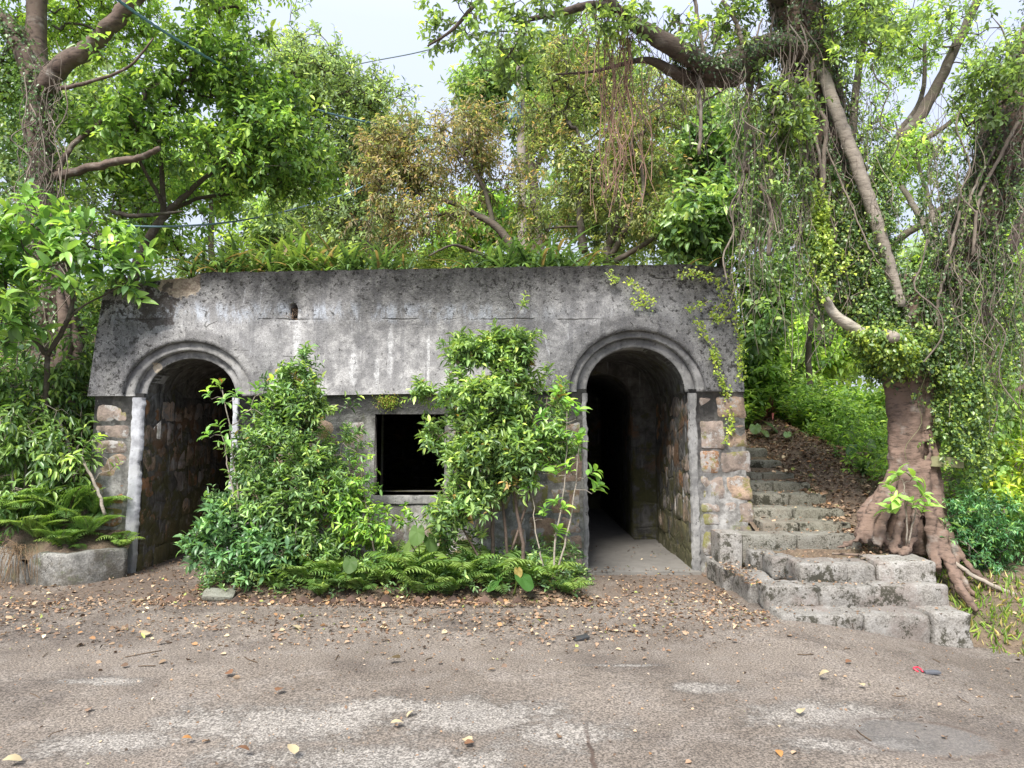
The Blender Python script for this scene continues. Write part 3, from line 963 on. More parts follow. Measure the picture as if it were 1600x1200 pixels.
def tunnel(cx, cz, k, r, xl, xr, name, depth, inner=None):
    g = Geo()
    a = arc(cx, cz, r, k, 33)[::-1]
    prof = [(xl, z) for z in np.linspace(-.25, cz - .02, 14)] + [tuple(p) for p in a] + [(xr, z) for z in np.linspace(cz - .02, -.25, 14)]
    prof = np.array(prof); n = len(prof)
    def ring(pr, y, first=False):
        yy = yf(pr[:, 1]) + .07 if first else np.full(len(pr), y)
        return np.c_[pr[:, 0], yy, pr[:, 1]]
    ys = list(np.linspace(8.2, depth, 9))
    rings = [ring(prof, 0, True)] + [ring(prof, y) for y in ys]
    for q in rings[1:]:
        q[:, [0, 2]] += np.array([(.02 * noise.noise(Vector(p * 2.3)), .015 * noise.noise(Vector(p * 2.3 + 9.1))) for p in q])
    if inner is not None:
        c2, z2, r2, y2 = inner
        a2 = arc(c2, z2, r2, k, 33)[::-1]
        p2 = np.array([(c2 - r2, z) for z in np.linspace(-.25, z2 - .02, 14)] + [tuple(p) for p in a2] + [(c2 + r2, z) for z in np.linspace(z2 - .02, -.25, 14)])
        rings += [ring(p2, depth), ring(p2, depth + .4), ring(p2, y2)]
    v = np.concatenate(rings); m = len(rings)
    i = np.arange(m - 1)[:, None] * n + np.arange(n - 1)[None]
    f = [np.stack([i, i + n, i + n + 1, i + 1], -1).reshape(-1, 4), np.array([np.arange(n) + (m - 1) * n])]
    g.add(v, f)
    return g.build(name, M_TUNNEL, bunker)


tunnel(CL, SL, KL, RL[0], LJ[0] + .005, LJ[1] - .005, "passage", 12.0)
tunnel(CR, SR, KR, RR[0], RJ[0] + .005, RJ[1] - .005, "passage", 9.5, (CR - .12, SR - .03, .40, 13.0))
# window reveal, sill and the dark room behind
g = Geo()
def quad(g, a, b, c, d): g.add([a, b, c, d], [np.array([(0, 1, 2, 3)])])
y0 = lambda z: float(yf(z)) + .02
for (xa, za, xb, zb) in ((WX0, WZ0, WX1, WZ0), (WX1, WZ0, WX1, WZ1), (WX1, WZ1, WX0, WZ1), (WX0, WZ1, WX0, WZ0)):
    quad(g, (xa, y0(za), za), (xb, y0(zb), zb), (xb, 8.15, zb), (xa, 8.15, za))
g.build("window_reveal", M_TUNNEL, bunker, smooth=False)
g = Geo()
block(g, WX0 - .05, WX1 + .05, y0(WZ0) - .04, y0(WZ0) + .3, WZ0 - .09, WZ0 - .004, (.9, .9, .9), .008, .012)
g.build("window_sill", M_RING, bunker)
g = Geo()
rx0, rx1, ry0, ry1, rz0, rz1 = -2.6, .5, 8.14, 12, -.1, 2.4
c8 = np.array([(x, y, z) for x in (rx0, rx1) for y in (ry0, ry1) for z in (rz0, rz1)])
g.add(c8, [np.array([(0, 1, 3, 2), (4, 6, 7, 5), (2, 3, 7, 6), (0, 4, 6, 2), (1, 5, 7, 3)])])
fr = [(rx0, ry0, rz0), (rx1, ry0, rz0), (rx1, ry0, rz1), (rx0, ry0, rz1), (WX0, ry0, WZ0), (WX1, ry0, WZ0), (WX1, ry0, WZ1), (WX0, ry0, WZ1)]
g.add(fr, [np.array([(0, 1, 5, 4), (1, 2, 6, 5), (2, 3, 7, 6), (3, 0, 4, 7)])])
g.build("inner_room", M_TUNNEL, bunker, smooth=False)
# end walls that hold the earth back, and the floor of the right passage
g = Geo()
block(g, BL + .03, BL + .33, 7.75, 12.6, -.3, 3.02, (1, 1, 1), .01, .02, .3)
g.build("end_wall", M_CONC, bunker)
g = Geo()
block(g, BR - .38, BR - .06, 7.75, 12.6, -.3, 3.10, (1, 1, 1), .01, .02, .3)
g.build("end_wall", M_CONC, bunker)
pf = grid(np.linspace(RJ[0] - .06, RJ[1] + .05, 20), np.linspace(7.42, 12.9, 60), lambda x, y: .028 + .004 * np.sin(x * 9 + y * 5))
pf.add([(RJ[0] - .06, 7.42, .028), (RJ[1] + .05, 7.42, .028), (RJ[1] + .05, 7.42, -.05), (RJ[0] - .06, 7.42, -.05)], [np.array([(0, 3, 2, 1)])])
M_FLOOR = flat_mat("passage floor cement", (.16, .152, .14), .9, .4, 7)
pf.build("passage_floor", M_FLOOR, bunker)

# moss cushion on the lintel
g = Geo()
c = at(607, 628, float(yf(1.8)) - .0)
pp = c + rng.normal(0, 1, (900, 3)) * (.06, .03, .04)
leaves(g, pp, rng.normal(0, 1, (900, 3)) + (0, -.6, .2), np.tile((0, -.4, 1.0), (900, 1)) + rng.normal(0, .3, (900, 3)), .022, LS, palette([(.13, .14, .03, 1), (.2, .13, .06, .5), (.10, .16, .03, 1)], 30, 30), .5)
tag(g.build("moss_cushion", M_FERN), "tuft of green and rusty moss on the lintel over the window", "moss")

# ------------------------------------------------------------------ kerb wall at left
g = Geo()
kp = kc.copy(); n = len(kp)
tn = nrm(np.gradient(kp, axis=0)); sdv = np.c_[tn[:, 1], -tn[:, 0], np.zeros(n)]
ht = .30 + .012 * np.sin(np.linspace(0, 30, n)) * rng.random(n)
ht *= 1 - .55 * np.exp(-((kp[:, 0] + 4.78) / .10) ** 2)      # a broken notch
prof = [(.05, -.1), (.05, .9), (.035, 1.0), (-.055, 1.0), (-.06, .9), (-.06, 0)]
v = np.array([[kp[i] + sdv[i] * a + (0, 0, max(-.1, ht[i] * b)) for a, b in prof] for i in range(n)])
v += np.array([[noise.noise(Vector(q * 4)) * .012 for q in row] for row in v])[..., None] * (.6, 1, .5)
m = len(prof)
i = np.arange(n - 1)[:, None] * m + np.arange(m - 1)[None]
g.add(v.reshape(-1, 3), [np.stack([i, i + m, i + m + 1, i + 1], -1).reshape(-1, 4)[:, ::-1], np.array([np.arange(m) + (n - 1) * m])])
tag(g.build("kerb_wall", M_KERB, smooth=False), "low curved grey cement kerb wall holding the fern bank by the left arch", "kerb wall")

# ------------------------------------------------------------------ stone steps
st = thing("stone_steps", (2.9, 6.3, 0), "three wide granite steps wrapping round the corner in front of the fig tree", "steps")
ZA, ZB, ZC, ZD = .05, .21, .36, .48


def step_part(blocks, fill=None, name="step"):
    g = Geo()
    for b in blocks:
        cc = b[6] if len(b) > 6 else 1.0
        block(g, *b[:6], (cc, cc, cc), .020, .030, .04)
    o = g.build(name, M_GRANITE, st)
    if fill:
        f = Geo()
        (x0, x1, y0_, y1_, z) = fill
        q = grid(np.linspace(x0, x1, 24), np.linspace(y0_, y1_, 20), lambda x, y: z + .012 * fbm(x, y, 6, 2))
        q.build("gravel_fill", M_GRAVEL, o)
    return o


def gravel_mat():
    m, nt, b = NT("gritty fill"); N = Nodes(nt)
    v = N.voro(42)
    c = N.mix(N.step(N.noise(60, 4, .75), .38, .62), (.14, .128, .108), (.36, .345, .32))
    c = N.mix(N.math('MULTIPLY', N.step(N.noise(5, 6, .7), .5, .62), .6), c, (.15, .11, .075))
    N.put(b.inputs["Base Color"], c); b.inputs["Roughness"].default_value = .95
    N.bump(N.math('ADD', N.math('MULTIPLY', v, -1), N.noise(60, 4)), 1, .02, b)
    return m


M_GRAVEL = gravel_mat()
step_part([(2.13, 2.78, 5.70, 6.05, -.3, ZA), (2.785, 3.32, 5.71, 6.05, -.4, ZA - .004, .95), (3.325, 3.63, 5.69, 6.05, -.5, ZA + .008, 1.12), (2.02, 2.125, 5.82, 6.2, -.2, ZA - .06, .8)], (2.1, 3.6, 6.0, 6.2, ZA - .03))
step_part([(2.11, 2.55, 5.97, 6.25, 0, ZB), (2.555, 3.0, 5.975, 6.25, 0, ZB - .005, .95), (3.005, 3.63, 5.97, 6.25, 0, ZB + .006, 1.06),
           (2.06, 2.30, 6.255, 6.72, -.1, ZB - .003, .92), (1.97, 2.20, 6.725, 7.28, -.1, ZB - .008, .9)], (2.12, 2.5, 6.2, 7.3, ZB - .02))
step_part([(2.46, 2.86, 6.14, 6.48, .15, ZC), (2.865, 3.12, 6.15, 6.48, .15, ZC - .003, .96), (3.125, 3.63, 6.14, 6.50, .15, ZC + .022, 1.2),
           (2.34, 2.56, 6.485, 6.76, .15, ZC - .004, .9), (2.26, 2.48, 6.765, 6.98, .15, ZC - .006, .88)], (2.4, 3.62, 6.4, 7.05, ZC - .02))
up = thing("upper_steps", (2.95, 8.2, .5), "narrow mossy stone steps climbing beside the right end of the bunker", "steps")
rows = [(7.0, ZD, 2.02, 3.42), (7.27, .56, 2.54, 3.45), (7.57, .66, 2.54, 3.52), (7.92, .78, 2.54, 3.5), (8.27, .88, 2.54, 3.46), (8.62, .97, 2.54, 3.42), (8.97, 1.10, 2.54, 3.4), (9.32, 1.24, 2.54, 3.36)]
for k, (y, z, xa, xb) in enumerate(rows):
    g = Geo()
    cut = rng.uniform(.4, .65)
    xm = xa + (xb - xa) * cut
    if k == 0:
        block(g, 2.02, 2.24, 6.98, 7.32, .1, ZD + .01, (1.15, 1.15, 1.15), .01, .02, .05)
        block(g, 2.245, 2.78, 7.0, 7.3, .2, ZD - .005, (.85, .86, .8), .01, .02, .05)
        block(g, 2.785, 3.42, 7.01, 7.3, .2, ZD - .008, (.8, .8, .74), .01, .02, .05)
    else:
        block(g, xa, xm - .003, y, y + .38, z - .22, z, (.86, .86, .76), .02, .03, .05)
        block(g, xm + .003, xb, y + .008, y + .38, z - .22, z - .006, (.78, .79, .68), .02, .03, .05)
    g.build("step", M_GRANITE, up)

# ------------------------------------------------------------------ bed in front of the wall
def bed_z(x, y):
    e = sm(y, 6.28, 6.6) * sm(x, -3.1, -2.6) * (1 - sm(x, .45, .75))
    return -.02 + e * (.10 + .03 * fbm(x, y, 3, 5)) + .06 * sm(y, 6.6, 7.4) * e


bed = grid(np.linspace(-3.1, .75, 78), np.linspace(6.2, 7.62, 32), bed_z)
tag(bed.build("planting_bed_soil", M_BED), kind="structure")

M_BRICK = flat_mat("mossy brick", (.105, .072, .058), .92, .5, 18)
bx = np.linspace(-2.98, .05, 22)
for k, x in enumerate(bx):
    if k in (2, 3, 14): continue
    y = 6.30 + rng.normal(0, .012)
    g = Geo()
    s = rng.uniform(.05, .062)
    block(g, -s, s, -.035, .035, -s, s, tuple(np.array((1, .95, .9)) * rng.uniform(.6, 1.25)), .006, .008, .04)
    o = g.build("edging_brick", M_BRICK)
    o.location = (x + rng.normal(0, .012), y, -.018 + rng.uniform(-.012, .008)); o.rotation_euler = (rng.normal(0, .1), R(45) + rng.normal(0, .09), rng.normal(0, .15))
    tag(o, "brown brick set corner up along the front of the planting bed", "brick", "bricks edging the planting bed")
g = Geo()
block(g, -.13, .13, -.08, .08, -.02, .03, (.8, .85, .75), .012, .022, .04)
o = g.build("flat_stone", M_GRANITE); o.location = (-2.58, 6.36, .05); o.rotation_euler = (.3, .1, .2)
tag(o, "flat greenish stone leaning in the gap of the brick edging", "stone")
for nm, (x, y), s, c, lb in (("broken_brick", (-2.85, 6.62), .05, (1.5, 1.1, .9), "reddish broken brick lying at the left end of the planting bed"),
                             ("pale_stone", (-3.05, 7.2), .045, (2.6, 2.8, 3), "small pale stone on the dirt inside the left archway mouth")):
    g = Geo(); block(g, -s, s, -s * .8, s * .8, -s * .5, s * .5, c, .012, .015, .03)
    o = g.build(nm, M_BRICK); o.location = (x, y, .05); o.rotation_euler = (.2, .3, .7)
    tag(o, lb, "brick" if "brick" in nm else "stone")

# ================================================================== plants
def ppx(*pts):
    return np.array([at(*p) for p in pts])


GREEN = [(.085, .150, .045, 3), (.130, .210, .055, 2), (.052, .098, .034, 2), (.185, .265, .07, .9)]
GLOSSY = [(.078, .135, .058, 3), (.112, .180, .070, 2), (.048, .088, .042, 2), (.175, .245, .085, .5)]
LIGHT = [(.145, .215, .070, 3), (.20, .285, .08, 2), (.090, .150, .052, 2)]
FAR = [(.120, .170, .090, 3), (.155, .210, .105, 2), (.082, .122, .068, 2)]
OLIVE = [(.108, .135, .060, 3), (.135, .150, .070, 2), (.072, .098, .045, 2), (.16, .12, .075, .7), (.135, .185, .065, 1.2)]
FLUSH = [(.150, .135, .085, 3), (.175, .132, .092, 2), (.115, .130, .065, 4), (.21, .17, .12, .8), (.085, .112, .052, 1.8)]
DARK = [(.052, .096, .038, 3), (.080, .135, .048, 2), (.036, .066, .028, 2)]
IVY = [(.062, .105, .036, 3), (.038, .070, .028, 3.5), (.105, .155, .045, 1.5), (.17, .215, .05, .4)]
IVYD = [(.034, .058, .024, 3), (.020, .036, .017, 3), (.062, .095, .032, 1)]
IVYB = [(.150, .200, .042, 3), (.215, .26, .045, 2), (.095, .145, .036, 2)]


def tree(name, label, cat, base, limbs, blobs, n, bark=None, leaf=None, gap=-.15, gs=1.1, group=None, tip=.004, rmax=.05, pw=.45, rough=.12, twigmat=None, sag=.1, seg=.22, jit=.1, crown="crown", **kw):
    t = thing(name, base, label, cat, group)
    bark = bark or M_BARK
    if limbs:
        g = Geo()
        for pts, rad in limbs:
            p, r = curve(pts, max(10, 5 * len(pts)), rad)
            p = p + rng.normal(0, 1, p.shape) * (r * .12)[:, None]
            tube(g, p, r, 10 if r[0] > .05 else 6, rough=rough if r[0] > .04 else 0)
        g.build("trunk", bark, t)
    T = sample(blobs, n, gap, gs)
    g = Geo()
    D = grow(g, [l[0] for l in limbs] if limbs else [np.array([base, np.array(base) + (0, 0, .1)])], T, tip=tip, rmax=rmax, pw=pw, sag=sag, seg=seg, jit=jit, bias=base)
    g.build("branches", twigmat or bark, t)
    g = Geo()
    sprays(g, T, D, **kw)
    g.build(crown, leaf or M_LEAF, t)
    return t


B = blob
# --- fig tree behind the left bank, hung with roots
lt = [(ppx((96, 730, 8.6), (92, 600, 8.6), (90, 500, 8.6), (76, 400, 8.6), (64, 300, 8.6), (62, 200, 8.6), (58, 110, 8.6)), (.36, .31, .25, .19, .15, .14, .16)),
      (ppx((60, 150, 8.6), (85, 112, 8.5), (125, 85, 8.45), (165, 50, 8.4), (212, -5, 8.3), (280, -90, 8.2)), (.13, .11, .10, .09, .08)),
      (ppx((60, 150, 8.6), (35, 75, 8.6), (8, 35, 8.6), (-50, -10, 8.6)), (.14, .11, .10)),
      (ppx((58, 150, 8.6), (56, 60, 8.7), (58, -60, 8.8)), (.14, .12, .10)),
      (ppx((86, 277, 8.6), (130, 265, 8.5), (185, 252, 8.4), (222, 245, 8.3), (248, 232, 8.2)), (.055, .045, .03)),
      (ppx((88, 270, 8.6), (112, 228, 8.7), (140, 205, 8.8), (168, 180, 8.9)), (.04, .03, .02)),
      (ppx((60, 700, 8.4), (62, 600, 8.45), (72, 500, 8.5), (68, 420, 8.5)), (.2, .14, .08, .03)),
      (ppx((128, 700, 8.4), (122, 600, 8.45), (112, 520, 8.45), (95, 420, 8.5)), (.2, .15, .09, .03)),
      (ppx((95, 690, 8.25), (96, 600, 8.3), (100, 510, 8.35), (88, 430, 8.4)), (.14, .1, .07, .02)),
      (ppx((90, 140, 8.5), (140, 128, 8.3), (200, 105, 8.0), (240, 60, 7.9)), (.03, .02, .01))]
t = tree("fig_tree", "tall brown fig tree with forked trunk behind the leafy bank at far left", "tree",
         at(95, 720, 8.6), lt,
         [B(110, 40, 9.8, 110, 60, 1.0), B(270, 25, 10, 110, 50, 1.0), B(385, 30, 10.5, 50, 45, 1.0, .7), B(20, 130, 9.2, 40, 60, .6, .8), B(60, -130, 8.6, 260, 90, 1.6, .6), B(330, -110, 8.6, 160, 70, 1.4, .5)],  # last two clumps lie out of view above, added to cast shade
         560, bark=M_BARK_FIG, leaf=M_LEAF_THIN, twigs=5, tl=.26, nl=8, size=.075, w=.45, tmpl=LM, pal=LIGHT, twigmat=M_BARK_DARK, gap=-.05)
g = Geo()
for k in range(34):
    a = at(rng.normal(68, 20), rng.uniform(60, 300), 8.35 - rng.random() * .1)
    L = rng.uniform(.6, 2.4)
    p = curve([a] + [a + np.array((rng.normal(0, .07) + .05 * np.sin(j * 2 + k), rng.normal(-.02, .03), -L * j / 6)) for j in range(1, 7)], 26)
    tube(g, p + rng.normal(0, .004, p.shape), rng.uniform(.002, .008), 4, np.array((1, 1, 1)) * rng.uniform(.5, 1.2))
g.build("aerial_roots", M_ROOT, t)
# ivy on its trunk
def ivy_on(g, pts, rad, n, size=.045, pal=IVY, off=.04, hang=.6, tm=LS):
    p, r = curve(pts, 60, rad)
    i = rng.integers(0, 59, n); u = rng.random(n)[:, None]
    c = p[i] * (1 - u) + p[i + 1] * u
    d = nrm(rng.standard_normal((n, 3)) * (1, 1, .25))
    P = c + d * (r[i][:, None] * rng.uniform(.95, 1.12, (n, 1)) + rng.random((n, 1)) ** 2 * off)
    leaves(g, P, d * .5 + np.array((0, 0, -hang)) + rng.standard_normal((n, 3)) * .45, d + np.array((0, 0, .55)) + rng.standard_normal((n, 3)) * .3,
           size * rng.uniform(.5, 1.3, n), tm, palette(pal, n // 10 + 1, 10)[:n], rng.uniform(.6, .9, n))


g = Geo()
ivy_on(g, lt[0][0][2:], (.27, .2, .16, .16), 3800, .045, DARK, .08)
ivy_on(g, lt[0][0][:3], (.36, .31, .25), 2200, .06, DARK, .12)
ivy_on(g, lt[2][0], (.15, .12, .11), 1200, .05, DARK, .12)
ivy_on(g, ppx((20, 420, 8.8), (15, 200, 8.9), (10, 80, 8.9)), (.2, .22, .15), 3500, .05, DARK, .25)
tag(g.build("ivy", M_LEAF), "dark small-leaved ivy clinging to the fig trunk at the far left", "ivy")

# --- broadleaf tree on the roof behind the left arch
tree("broadleaf_tree", "bushy tree with big glossy green leaves on the roof above the left arch", "tree", at(205, 440, 9.6),
     [(ppx((205, 445, 9.6), (216, 408, 9.6), (236, 368, 9.6), (258, 335, 9.6), (300, 295, 9.6), (340, 262, 9.6)), (.075, .07, .055, .04, .025)),
      (ppx((256, 338, 9.6), (254, 300, 9.5), (250, 240, 9.4), (244, 175, 9.3)), (.045, .035, .02)),
      (ppx((258, 335, 9.6), (245, 300, 9.4), (225, 265, 9.2), (212, 235, 9.1)), (.03, .025, .015)),
      (ppx((175, 330, 9.4), (205, 337, 9.3), (245, 335, 9.3), (285, 330, 9.2)), (.03, .03, .012)),
      (ppx((258, 335, 9.6), (310, 310, 9.9), (380, 300, 10.2), (430, 280, 10.4)), (.03, .025, .012))],
     [B(230, 165, 9.3, 95, 75, .8), B(330, 120, 9.5, 110, 60, .9), B(350, 215, 9.5, 100, 70, .8), B(430, 240, 9.8, 75, 70, .8), B(420, 150, 9.8, 60, 50, .8, .8), B(190, 225, 9.1, 60, 45, .5, .8), B(480, 265, 10, 35, 40, .5, .6), B(260, 300, 9.9, 120, 45, .6, .45)],
     600, bark=M_BARK_DARK, twigs=4, tl=.26, nl=7, size=.10, w=.5, tmpl=LM, pal=GREEN, droop=.3, gap=-.12, gs=1.3, tip=.0035)

# --- airy trees behind
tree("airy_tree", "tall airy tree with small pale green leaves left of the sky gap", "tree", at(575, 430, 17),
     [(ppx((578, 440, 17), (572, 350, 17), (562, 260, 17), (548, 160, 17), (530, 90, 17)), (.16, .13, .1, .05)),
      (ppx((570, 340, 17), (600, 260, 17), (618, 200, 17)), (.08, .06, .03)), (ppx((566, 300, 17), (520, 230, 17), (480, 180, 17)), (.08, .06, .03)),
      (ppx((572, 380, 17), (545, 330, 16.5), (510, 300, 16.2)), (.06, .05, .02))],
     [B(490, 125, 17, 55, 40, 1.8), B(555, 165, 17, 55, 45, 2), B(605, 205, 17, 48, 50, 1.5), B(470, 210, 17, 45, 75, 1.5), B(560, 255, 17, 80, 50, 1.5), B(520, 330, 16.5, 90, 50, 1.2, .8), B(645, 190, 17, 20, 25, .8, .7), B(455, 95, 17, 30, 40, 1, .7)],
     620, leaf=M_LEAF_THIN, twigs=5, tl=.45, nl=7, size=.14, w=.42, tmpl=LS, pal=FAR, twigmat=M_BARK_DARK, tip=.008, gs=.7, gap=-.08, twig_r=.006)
tree("bright_tree", "fresh green tree top beside the utility pole against the sky", "tree", at(840, 420, 20),
     [(ppx((845, 430, 20), (835, 300, 20), (815, 200, 20), (790, 140, 20)), (.2, .15, .1, .05)), (ppx((830, 280, 20), (870, 180, 20), (890, 110, 20)), (.1, .07, .04))],
     [B(755, 150, 20, 38, 35, 1.5), B(800, 125, 20, 40, 40, 1.5), B(840, 190, 20, 70, 50, 1.5), B(730, 185, 20, 20, 20, .8, .7), B(900, 110, 20, 50, 45, 1.5), B(780, 200, 20, 50, 30, 1.2), B(960, 130, 20, 50, 50, 1.5)],
     480, leaf=M_LEAF_THIN, twigs=5, tl=.5, nl=8, size=.19, w=.45, tmpl=LS, pal=[(.105, .165, .070, 3), (.08, .13, .06, 2), (.15, .21, .08, 1)], twigmat=M_BARK_DARK, tip=.01, gs=.6, gap=-.05, twig_r=.006)
# --- the two brownish canopies over the roof
tree("bronze_tree", "spreading tree with bronze and tan new leaves above the middle of the roof", "tree", at(800, 425, 10.2),
     [(ppx((805, 425, 10.2), (800, 385, 10.2), (770, 350, 10.3), (735, 332, 10.4), (700, 315, 10.4), (640, 300, 10.4)), (.075, .065, .05, .035, .015)),
      (ppx((770, 350, 10.3), (758, 300, 10.4), (735, 260, 10.5), (710, 230, 10.5)), (.04, .03, .012)),
      (ppx((735, 332, 10.4), (690, 335, 10.2), (620, 345, 10.0), (580, 330, 9.9)), (.03, .02, .01)),
      (ppx((760, 400, 10.1), (720, 385, 9.9), (700, 385, 9.7), (670, 400, 9.6)), (.03, .02, .01))],
     [B(640, 265, 10.5, 70, 55, 1), B(720, 235, 10.5, 85, 50, 1), B(590, 300, 10.2, 40, 45, .7), B(690, 205, 10.6, 50, 25, .7, .8), B(770, 205, 10.7, 50, 35, .8), B(650, 350, 10.2, 95, 38, .8, .7), B(760, 300, 10.5, 60, 45, .8, .4), B(610, 230, 10.6, 40, 30, .7, .6)],
     560, bark=M_BARK_DARK, leaf=M_LEAF_THIN, twigs=4, tl=.24, nl=7, size=.07, w=.36, tmpl=LM, pal=FLUSH, droop=.7, up=0, gs=1.6, gap=.02, tip=.0032, grav=.6)
tree("olive_tree", "olive green multi-stemmed tree on the roof to the right of the utility pole", "tree", at(950, 425, 10.4),
     [(ppx((948, 430, 10.4), (950, 385, 10.4), (962, 345, 10.4), (945, 300, 10.5), (918, 245, 10.6), (900, 200, 10.7)), (.07, .055, .04, .02)),
      (ppx((955, 400, 10.3), (985, 345, 10.2), (1005, 300, 10.2), (1000, 240, 10.3)), (.05, .04, .02)),
      (ppx((912, 395, 10.5), (906, 330, 10.6), (912, 270, 10.7)), (.07, .05, .03)),
      (ppx((962, 408, 10.2), (1010, 380, 10.0), (1060, 350, 9.8), (1090, 310, 9.7)), (.045, .03, .015))],
     [B(880, 175, 11, 75, 55, 1.1), B(965, 150, 11, 70, 60, 1.1), B(1010, 225, 10.8, 75, 70, 1.1), B(915, 280, 10.6, 90, 60, .9), B(1050, 310, 10.3, 65, 70, .9), B(855, 335, 10.5, 55, 50, .8), B(870, 105, 11, 45, 28, .8, .7), B(985, 350, 10.2, 60, 50, .7, .7), B(1060, 170, 10.8, 40, 50, .8, .8)],
     840, bark=M_BARK_DARK, leaf=M_LEAF_THIN, twigs=4, tl=.24, nl=7, size=.072, w=.38, tmpl=LM, pal=OLIVE, droop=.6, up=.05, gs=1.5, gap=.0, tip=.0032, grav=.4)
tree("dense_green_tree", "dense dark green tree with large leaves over the right corner of the bunker", "tree", at(1130, 440, 9.8),
     [(ppx((1130, 445, 9.8), (1125, 380, 9.8), (1130, 300, 9.9), (1140, 230, 10)), (.06, .05, .03)), (ppx((1126, 390, 9.8), (1090, 350, 9.7), (1075, 320, 9.6)), (.035, .02)), (ppx((1128, 360, 9.8), (1170, 320, 9.7)), (.03, .02))],
     [B(1095, 360, 9.6, 55, 50, .6), B(1150, 330, 9.7, 50, 60, .6), B(1130, 240, 10, 55, 50, .7), B(1175, 420, 9.3, 25, 60, .4), B(1185, 480, 9.0, 18, 50, .3, .8)],
     430, bark=M_BARK_DARK, twigs=4, tl=.24, nl=6, size=.12, w=.5, tmpl=LM, pal=GLOSSY, droop=.35, gs=1.4, gap=-.1)
# --- trees beyond the stair bank and right of it
tree("leaning_tree", "leaning dark-limbed tree with sparse light leaves seen against the sky behind the banyan", "tree", at(1300, 520, 12.8),
     [(ppx((1285, 540, 12.8), (1300, 430, 12.8), (1345, 310, 12.8), (1400, 240, 12.8), (1455, 150, 12.8), (1500, 60, 12.7), (1545, -40, 12.6)), (.16, .15, .13, .11, .09, .06)),
      (ppx((1345, 310, 12.8), (1400, 215, 13), (1440, 150, 13.2), (1445, 60, 13.3)), (.07, .05, .03)),
      (ppx((1320, 440, 12.6), (1410, 370, 12.2), (1500, 310, 12), (1590, 270, 11.8)), (.07, .06, .04)),
      (ppx((1400, 240, 12.8), (1480, 195, 12.6), (1550, 120, 12.4)), (.06, .04, .02)),
      (ppx((1310, 400, 12.8), (1330, 220, 13), (1345, 90, 13), (1380, -20, 13)), (.10, .08, .06, .04))],
     [B(1345, 170, 12.8, 50, 80, .8), B(1430, 70, 13, 80, 50, 1), B(1440, 260, 12.8, 80, 60, .8, .8), B(1560, 90, 12.4, 50, 50, .8), B(1550, 330, 12, 60, 60, .8), B(1360, 350, 12.4, 70, 45, .8), B(1330, 40, 13, 50, 50, .8), B(1290, 250, 12.8, 40, 70, .8), B(1500, 190, 12.5, 40, 60, .7, .6)],
     520, bark=M_BARK_DARK, leaf=M_LEAF_THIN, twigs=4, tl=.26, nl=6, size=.082, w=.45, tmpl=LM, pal=LIGHT, gs=1.0, gap=.0, tip=.0045)
tree("pale_stemmed_tree", "slim tree with two pale bare stems in a vee behind the banyan", "tree", at(1475, 560, 10.5),
     [(ppx((1475, 570, 10.5), (1472, 470, 10.5), (1468, 415, 10.5), (1440, 345, 10.5), (1408, 290, 10.5)), (.06, .055, .05, .04)), (ppx((1472, 440, 10.5), (1462, 360, 10.4), (1447, 300, 10.4), (1430, 240, 10.4)), (.05, .04, .025))],
     [B(1420, 250, 10.5, 50, 40, .6), B(1500, 480, 10.3, 60, 60, .5), B(1400, 420, 10.5, 40, 50, .5)],
     110, bark=M_BARK_PALE, leaf=M_LEAF_THIN, twigs=4, tl=.24, nl=7, size=.085, w=.45, tmpl=LM, pal=LIGHT, gap=.0, twigmat=M_BARK_DARK)
tree("slender_tree", "slender dark-stemmed sapling with drooping leaves at the top of the stone stairs", "tree", at(1212, 640, 11.2),
     [(ppx((1212, 650, 11.2), (1214, 560, 11.2), (1208, 470, 11.2), (1215, 400, 11.2)), (.035, .03, .02)), (ppx((1268, 650, 11.6), (1264, 560, 11.6), (1268, 470, 11.6), (1262, 400, 11.6)), (.055, .045, .03))],
     [B(1195, 500, 11.2, 32, 70, .5), B(1235, 430, 11.2, 45, 45, .6), B(1270, 520, 11.6, 30, 60, .5, .6), B(1188, 590, 11.0, 25, 35, .4)],
     230, bark=M_BARK_DARK, leaf=M_LEAF_THIN, twigs=4, tl=.26, nl=6, size=.12, w=.42, tmpl=LM, pal=GREEN, droop=.6, gap=-.1)
tree("twin_trunk_tree", "pinkish brown straight trunk with leafy shoots at the right edge behind the vines", "tree", at(1552, 770, 8.2),
     [(ppx((1558, 790, 8.2), (1550, 700, 8.2), (1544, 600, 8.2), (1543, 520, 8.2), (1556, 440, 8.25), (1590, 360, 8.3), (1640, 270, 8.4), (1690, 170, 8.5), (1720, 60, 8.6)), (.12, .10, .09, .085, .08, .06, .04, .015)),
      (ppx((1546, 640, 8.15), (1570, 630, 8.1), (1590, 610, 8.0), (1640, 580, 8.0)), (.035, .03, .025))],
     [B(1580, 640, 8.3, 40, 70, .5), B(1575, 540, 8.4, 40, 50, .5), B(1585, 770, 7.8, 40, 45, .4), B(1600, 430, 8.4, 40, 60, .5, .7), B(1720, 120, 8.5, 90, 120, .8, .7), B(1680, 640, 8.3, 60, 90, .6, .6)],
     300, bark=M_BARK_FIG, leaf=M_LEAF_THIN, twigs=4, tl=.22, nl=7, size=.085, w=.42, tmpl=LM, pal=LIGHT, twigmat=M_BARK_DARK)

